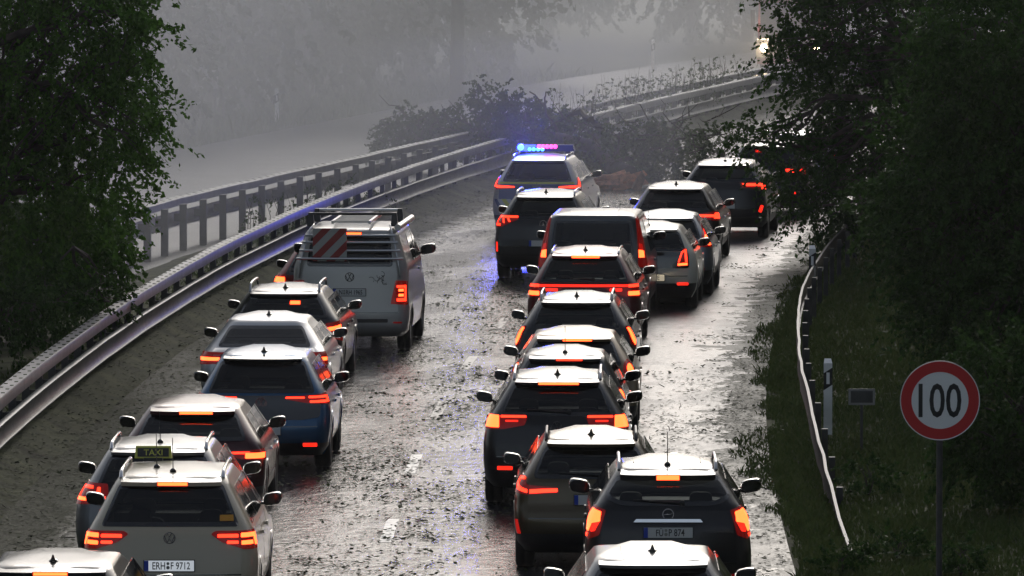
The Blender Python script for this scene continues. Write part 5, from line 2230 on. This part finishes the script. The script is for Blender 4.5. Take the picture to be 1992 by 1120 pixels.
# the one dark trunk that reads through the mist
x = (886 - CX) * 222 / FPX
r = empty('forest_tree', (x, 228, 0), 0, 'tall bare trunk showing as a dark stripe through the mist at the top centre', 'tree')
MB().tube([(0, 0, -.1), (.03, 0, 3), (.0, 0, 8), (.1, 0, 14)], [.24, .20, .17, .1], 10).build('trunk', M['bark'], r, smooth=60)
from_mesh('crown', fmesh[0][0], r, (0, 0, 4.5))


# ------------------------------------------------------------------ the fallen tree
g = np.random.default_rng(31)
FB = Vector((2.6, 176.5, 0))
ft = empty('fallen_tree', FB, 0, 'storm-felled tree lying across the road and median rail, trunk snapped orange-brown', 'tree')


def F(px, py, D):
    p = at_depth(px, py, D)
    return (p.x - FB.x, p.y - FB.y, max(.05, p.z))


tr = [F(1225, 338, 176.5), F(1190, 325, 177.4), F(1150, 285, 178.5), F(1090, 270, 180), F(1000, 262, 182), F(930, 262, 184), F(860, 262, 185)]
mb = MB()
mb.tube(tr, [.20, .20, .17, .15, .12, .09, .06], 12)
tk = mb.build('trunk', M['bark'], ft, smooth=60)
lm = MB()
for a, b, r0 in [((1150, 285, 178.5), (1170, 250, 179), .13), ((1170, 250, 179), (1150, 232, 179), .11), ((1150, 232, 179), (1105, 218, 180), .09), ((1090, 270, 180), (1060, 205, 181), .05),
                 ((1060, 205, 181), (1030, 178, 181), .03), ((1060, 205, 181), (1062, 178, 181), .03), ((1000, 262, 182), (960, 205, 183), .06), ((960, 205, 183), (925, 160, 183), .035),
                 ((930, 262, 184), (830, 225, 185), .05), ((830, 225, 185), (770, 260, 185), .035), ((1190, 320, 177), (1290, 285, 178), .07), ((1290, 285, 178), (1345, 262, 178), .05),
                 ((1345, 262, 178), (1410, 262, 178), .035), ((1290, 285, 178), (1390, 300, 177), .03), ((1190, 320, 177), (1205, 258, 178), .04), ((860, 262, 185), (745, 275, 185), .04),
                 ((960, 205, 183), (985, 178, 183), .02), ((1290, 285, 178), (1325, 240, 178), .025), ((1000, 262, 182), (915, 215, 184), .05)]:
    pp = branch_path(F(*a), F(*b), 4, g, .22)
    lm.tube(pp, [r0 * (1 - .12 * i) for i in range(5)], 6)
for q in range(110):
    px, py = g.uniform(740, 1410), g.uniform(225, 310)
    D = 177 + (1240 - px) * .016
    a = F(px, py, D)
    b = F(px + g.uniform(-60, 60), py + g.uniform(-55, 10), D + g.uniform(-1, 1))
    lm.tube(branch_path(a, b, 3, g, .3), [.018, .014, .009, .005], 4)
lm.build('branch', M['bark'], tk, smooth=60)
# snapped wood: splintered slabs and shards
mb = MB()
p0, p1 = Vector(F(1135, 350, 175.6)), Vector(F(1238, 350, 175.3))
for k in range(16):
    t = k / 15
    ln = g.uniform(.45, .9)
    q = p0 + (p1 - p0) * t * .85
    hgt = .07 + .16 * g.random()
    mb.box((q.x + .1, q.y + g.uniform(-.15, .2), g.uniform(.06, .34)), (ln, .10, hgt), 0,
           Matrix.Rotation(g.uniform(-.30, .12), 3, 'Y') @ Matrix.Rotation(g.uniform(-.5, .5), 3, 'X') @ Matrix.Rotation(g.uniform(-.2, .2), 3, 'Z'), (.85, .4))
mb.build('snapped_wood', M['wood'], ft)
mb = MB()
p0 = F(1232, 358, 175)
for k in range(5):
    mb.tube([(p0[0] + .03 * k, -1.4, .03), (p0[0] + .09 + .03 * k, -1.4, .22), (p0[0] + .15 + .03 * k, -1.42, .46 - .05 * abs(k - 2))], [.06, .05, .03], 6)
mb.build('splinter', pmat('fresh_wood', (.30, .17, .09), .6, noise=.4, scale=9), ft)
# foliage masses
lob = [px_lobe(FB, *q) for q in [(800, 245, 185, 55, 32), (780, 262, 185, 40, 28), (850, 255, 185, 60, 32), (930, 240, 183.5, 70, 42), (960, 190, 183, 40, 25), (930, 160, 183, 18, 12), (1000, 225, 182.5, 55, 30), (1060, 228, 181.5, 45, 24), (1010, 205, 182.5, 35, 18), (1260, 265, 178, 45, 24),
                                 (1040, 250, 181.5, 75, 35), (1110, 262, 180, 70, 35), (1170, 290, 178.5, 60, 36), (1240, 300, 178, 60, 34), (1300, 275, 178, 55, 34), (1350, 300, 177.6, 60, 28), (1395, 268, 177.8, 35, 20),
                                 (900, 275, 184, 90, 26), (1210, 325, 177.6, 70, 22), (1065, 180, 181, 8, 10), (985, 200, 182.8, 20, 15), (1310, 325, 177, 60, 18), (760, 285, 185, 30, 20)]]
me = crown('crown', lob, 2000, M['leaf_fallen'], g, .36, 26, .075, shell=.35)
from_mesh('crown', me, ft)

# ------------------------------------------------------------------ leaf litter, twigs, grass
def in_bounds(n, lo, hi, d0, d1, g):
    d = d0 * (d1 / d0) ** g.random(n)
    o = g.uniform(lo, hi, n)
    return o, d


class VNoise:
    def __init__(s, seed):
        s.t = np.random.default_rng(seed).random((64, 64))

    def __call__(s, x, y):
        xi, yi = np.floor(x).astype(int), np.floor(y).astype(int)
        fx, fy = x - xi, y - yi
        fx, fy = fx * fx * (3 - 2 * fx), fy * fy * (3 - 2 * fy)
        t = s.t
        a = t[xi % 64, yi % 64] * (1 - fx) + t[(xi + 1) % 64, yi % 64] * fx
        b = t[xi % 64, (yi + 1) % 64] * (1 - fx) + t[(xi + 1) % 64, (yi + 1) % 64] * fx
        return a * (1 - fy) + b * fy


n1, n2, n3 = VNoise(1), VNoise(2), VNoise(3)
g = np.random.default_rng(41)
N = 620000
o, dd_ = in_bounds(N, -.3, 10.1, 56, 235, g)
fb = .55 * n1(o * .7, dd_ * .16) + .3 * n2(o * 2, dd_ * .5) + .15 * n3(o * 5, dd_ * 1.4)
edge = n2(o * .2 + 9, dd_ * .45) * 1.1 + n3(o * .3, dd_ * 1.7) * .5
dens = .012 + .34 * np.clip((fb - .535) * 8, 0, 1)
dens += .75 * np.clip(1 - (o - 1.2 - edge * .7) / .5, 0, 1)
dens += .30 * np.exp(-((o - 5.4) / .9) ** 2) * np.clip((fb - .40) * 6, 0, 1)
rt_ = 8.75 + edge * .85
dens += .62 * np.clip((o - rt_) / .16, 0, 1) * np.clip(.45 + (fb - .35) * 3, .25, 1)
dens += .5 * np.clip((dd_ - 160) / 12, 0, 1) * np.clip(1 - (dd_ - 186) / 8, 0, 1)
keep = g.random(N) < dens * .55
o, dd_ = o[keep], dd_[keep]
# torn sprigs lie in small heaps, most of them along the lane divider
nc = 2600
cd_ = 57 * (200 / 57) ** g.random(nc)
zone = g.random(nc)
co_ = np.where(zone < .58, g.normal(5.3, .85, nc), np.where(zone < .78, g.uniform(.3, 2.6, nc), np.where(zone < .9, g.uniform(8.6, 10, nc), g.uniform(2, 9, nc))))
pc_ = .25 * n1(co_ * .8 + 5, cd_ * .11) + .75 * n2(co_ * .5, cd_ * .22)
kc = g.random(nc) < np.clip((pc_ - .30) * 3.2, .12, 1)
co_, cd_ = co_[kc], cd_[kc]
m_ = g.integers(5, 26, len(co_))
rad = np.repeat(.05 + .16 * g.random(len(co_)) ** 1.5, m_)
o = np.concatenate([o, np.repeat(co_, m_) + g.normal(size=m_.sum()) * rad * 1.3])
dd_ = np.concatenate([dd_, np.repeat(cd_, m_) + g.normal(size=m_.sum()) * rad * 1.5])
nh = m_.sum()
K = len(o)
X = np.array([rail_x(q) for q in np.arange(50, 240, .5)])
x = np.interp(dd_, np.arange(50, 240, .5), X) + o
hz_ = .006 + .012 * g.random(K)
hz_[-nh:] += .035 * g.random(nh) ** 2
bank = np.interp(o, [-.3, -.02, .25, .55, .6], [.2, .21, .07, .004, 0])
P = np.stack([x, dd_, hz_ + bank], 1)
ang = g.uniform(0, 6.28, K)
tilt = g.normal(size=(K, 2)) * .11
tilt[-nh:] *= 2.2
a = np.stack([np.cos(ang), np.sin(ang), tilt[:, 0]], 1)
b = np.stack([-np.sin(ang), np.cos(ang), tilt[:, 1]], 1)
s = (.022 + .055 * g.random((K, 1)) ** 1.8)
V = np.stack([P - a * s * .55, P + b * s * .42, P + a * s * .55, P - b * s * .42], 1).reshape(-1, 3)
V[:, 2] = np.maximum(V[:, 2], .005)
lo_ = from_mesh('leaf_litter', np_mesh('leaf_litter', V, np.arange(K * 4).reshape(K, 4), M['litter']))
lo_['kind'] = 'stuff'

tw = MB()
for k in range(150):
    zone = rnd.random()
    dq = 58 * (205 / 58) ** rnd.random()
    oo = rnd.gauss(5.4, .8) if zone < .35 else rnd.uniform(0, 2.0) if zone < .6 else rnd.uniform(8.4, 10.0) if zone < .85 else rnd.uniform(2, 8)
    x0 = rail_x(dq) + oo
    an = rnd.uniform(0, 6.28)
    L_ = rnd.uniform(.04, .13)
    p0 = Vector((x0, dq, .012))
    p1 = p0 + Vector((math.cos(an) * L_, math.sin(an) * L_, rnd.uniform(0, .05)))
    p2 = p1 + Vector((math.cos(an + .5) * L_ * .5, math.sin(an + .5) * L_ * .5, rnd.uniform(-.01, .04)))
    tw.tube([p0, p1, p2], [.007, .005, .003], 4, cap=False)
tw.build('twig_litter', M['bark'], kind='stuff')

# one broken branch on the right shoulder
b0 = ground_pt(1560, 412)
br = empty('broken_branch', b0, 0, 'leafy broken branch lying on the right shoulder under the overhanging tree', 'branch')
mb = MB()
gg = np.random.default_rng(5)
mb.tube([(-.55, 0, .10), (0, 0, .10), (.5, 0, .10), (.8, .0, .10)], [.025, .02, .018, .016], 6)
for k in range(14):
    t = gg.uniform(-.5, .7)
    mb.tube([(t, .0, .10), (t + gg.uniform(-.25, .25), gg.uniform(-.5, .5), .2), (t + gg.uniform(-.4, .4), gg.uniform(-.9, .9), .12)], [.012, .007, .003], 4)
mb.build('branch_wood', M['bark'], br, kind='stuff')
from_mesh('foliage', crown('foliage', [(.1, 0, .12, .7, .8, .10)], 40, M['leaf_fallen'], gg, .2, 16, .06), br)


def blades(name, o0, o1, d0, d1, n, hmin, hmax, mat, seed, ragged=0.0, zb=-.05):
    g = np.random.default_rng(seed)
    o, d = in_bounds(n, o0, o1, d0, d1, g)
    if ragged:
        e = n1(o * .1 + 3, d * .35) * ragged + n3(o * .3, d * 1.5) * ragged * .4
        k_ = o > o0 + e
        o, d = o[k_], d[k_]
    n = len(o)
    ddx = np.arange(40, 300, .5)
    X = np.interp(d, ddx, [rail_x(q) for q in ddx]) + o
    cl = .5 + n2(o * 1.1, d * .7)
    h = (hmin + (hmax - hmin) * g.random(n) ** 1.6) * cl
    an = g.uniform(0, 6.28, n)
    w = .007 + .010 * g.random(n)
    lean = g.normal(size=(n, 2)) * .35 * h[:, None]
    base = np.stack([X, d, np.full(n, zb)], 1)
    dx = np.stack([np.cos(an) * w, np.sin(an) * w, np.zeros(n)], 1)
    mid = base + np.stack([lean[:, 0] * .4, lean[:, 1] * .4, h * .6], 1)
    tip = base + np.stack([lean[:, 0] * 1.2, lean[:, 1] * 1.2, h], 1)
    V = np.stack([base - dx, base + dx, mid + dx * .8, tip, mid - dx * .8], 1).reshape(-1, 3)
    i = np.arange(n)[:, None] * 5
    F = i + np.array([[0, 1, 2, 3, 4]])
    ob = from_mesh(name, np_mesh(name, V, F, mat))
    ob['kind'] = 'stuff'


blades('verge_grass', 9.7, 18.0, 62, 200, 260000, .05, .13, M['grassblade'], 61, ragged=.5)
blades('verge_fringe', 9.5, 10.9, 58, 170, 34000, .03, .11, M['grassblade'], 66, ragged=.6, zb=-.01)
blades('median_grass', -1.5, -.2, 66, 240, 30000, .05, .20, M['grassblade'], 62, zb=.08)
blades('far_verge_grass', -15.5, -11.2, 150, 260, 14000, .1, .6, M['grassblade'], 63)
# tall weeds behind the near rail, far part
g = np.random.default_rng(64)
for i, (px, D) in enumerate([(1240, 206), (1290, 209), (1345, 213), (1400, 217), (1450, 222), (1500, 227), (1150, 199), (720, 160), (640, 152)]):
    x = (px - CX) * D / FPX
    r = empty('weed_plant', (rail_x(D) - 1.0 + g.uniform(-.2, .2), D, 0), 0, 'tall feathery weeds standing behind the median rail in the mist', 'plant', 'weeds behind the median rail')
    hh = 1.0 if px > 1000 else .6
    from_mesh('foliage', crown('foliage', [(0, 0, hh, .8, .8, hh * .55), (.5, .5, hh * .8, .6, .8, hh * .5)], 70, M['leaf_fallen'], g, .3, 14, .06, shell=.2), r)
    mb = MB()
    for k in range(16):
        xx, yy = g.uniform(-.8, .8), g.uniform(-.8, .8)
        mb.tube([(xx, yy, -.05), (xx + .03, yy, hh), (xx + g.uniform(-.15, .15), yy, hh * g.uniform(1.3, 1.75))], [.010, .008, .003], 4, cap=False)
    mb.build('stem', M['bark'], r, kind='stuff')

# ------------------------------------------------------------------ air
def haze_box(poly, z0, z1, dens, col, aniso):
    mb = MB()
    n = len(poly)
    mb.add([(x, y, z0) for x, y in poly] + [(x, y, z1) for x, y in poly],
           [tuple(range(n - 1, -1, -1)), tuple(range(n, 2 * n))] + [(i, (i + 1) % n, n + (i + 1) % n, n + i) for i in range(n)])
    m = bpy.data.materials.new('haze_air')
    m.use_nodes = True
    nt = m.node_tree
    nt.nodes.remove(nt.nodes['Principled BSDF'])
    pv = nt.nodes.new('ShaderNodeVolumePrincipled')
    pv.inputs['Color'].default_value = (*col, 1)
    pv.inputs['Density'].default_value = dens
    pv.inputs['Anisotropy'].default_value = aniso
    nt.links.new(pv.outputs[0], nt.nodes['Material Output'].inputs['Volume'])
    o = mb.build('haze', m)
    o['kind'] = 'stuff'
    return o


haze_box([(-80, -20), (90, -20), (90, 340), (-80, 340)], -1.2, 26, .00008, (.93, .94, .97), .5)
# rain-spray bank lying over the median, the opposite carriageway and the wood behind it
haze_box([(-11.2, 92), (-5.6, 139), (.4, 186), (7.4, 232), (24, 262), (70, 300), (70, 338), (-70, 338), (-70, 92)], -1.1, 25, .0115, (.93, .955, 1.0), .55)
# thinner spray drifting over the blocked stretch around the police car and the fallen tree
haze_box([(-3.9, 143), (3.0, 143), (4.2, 166), (8.5, 192), (10.4, 203), (3.1, 203), (.5, 185.5), (-2.3, 160.8)], -1.05, 4.2, .0046, (.93, .955, 1.0), .5)
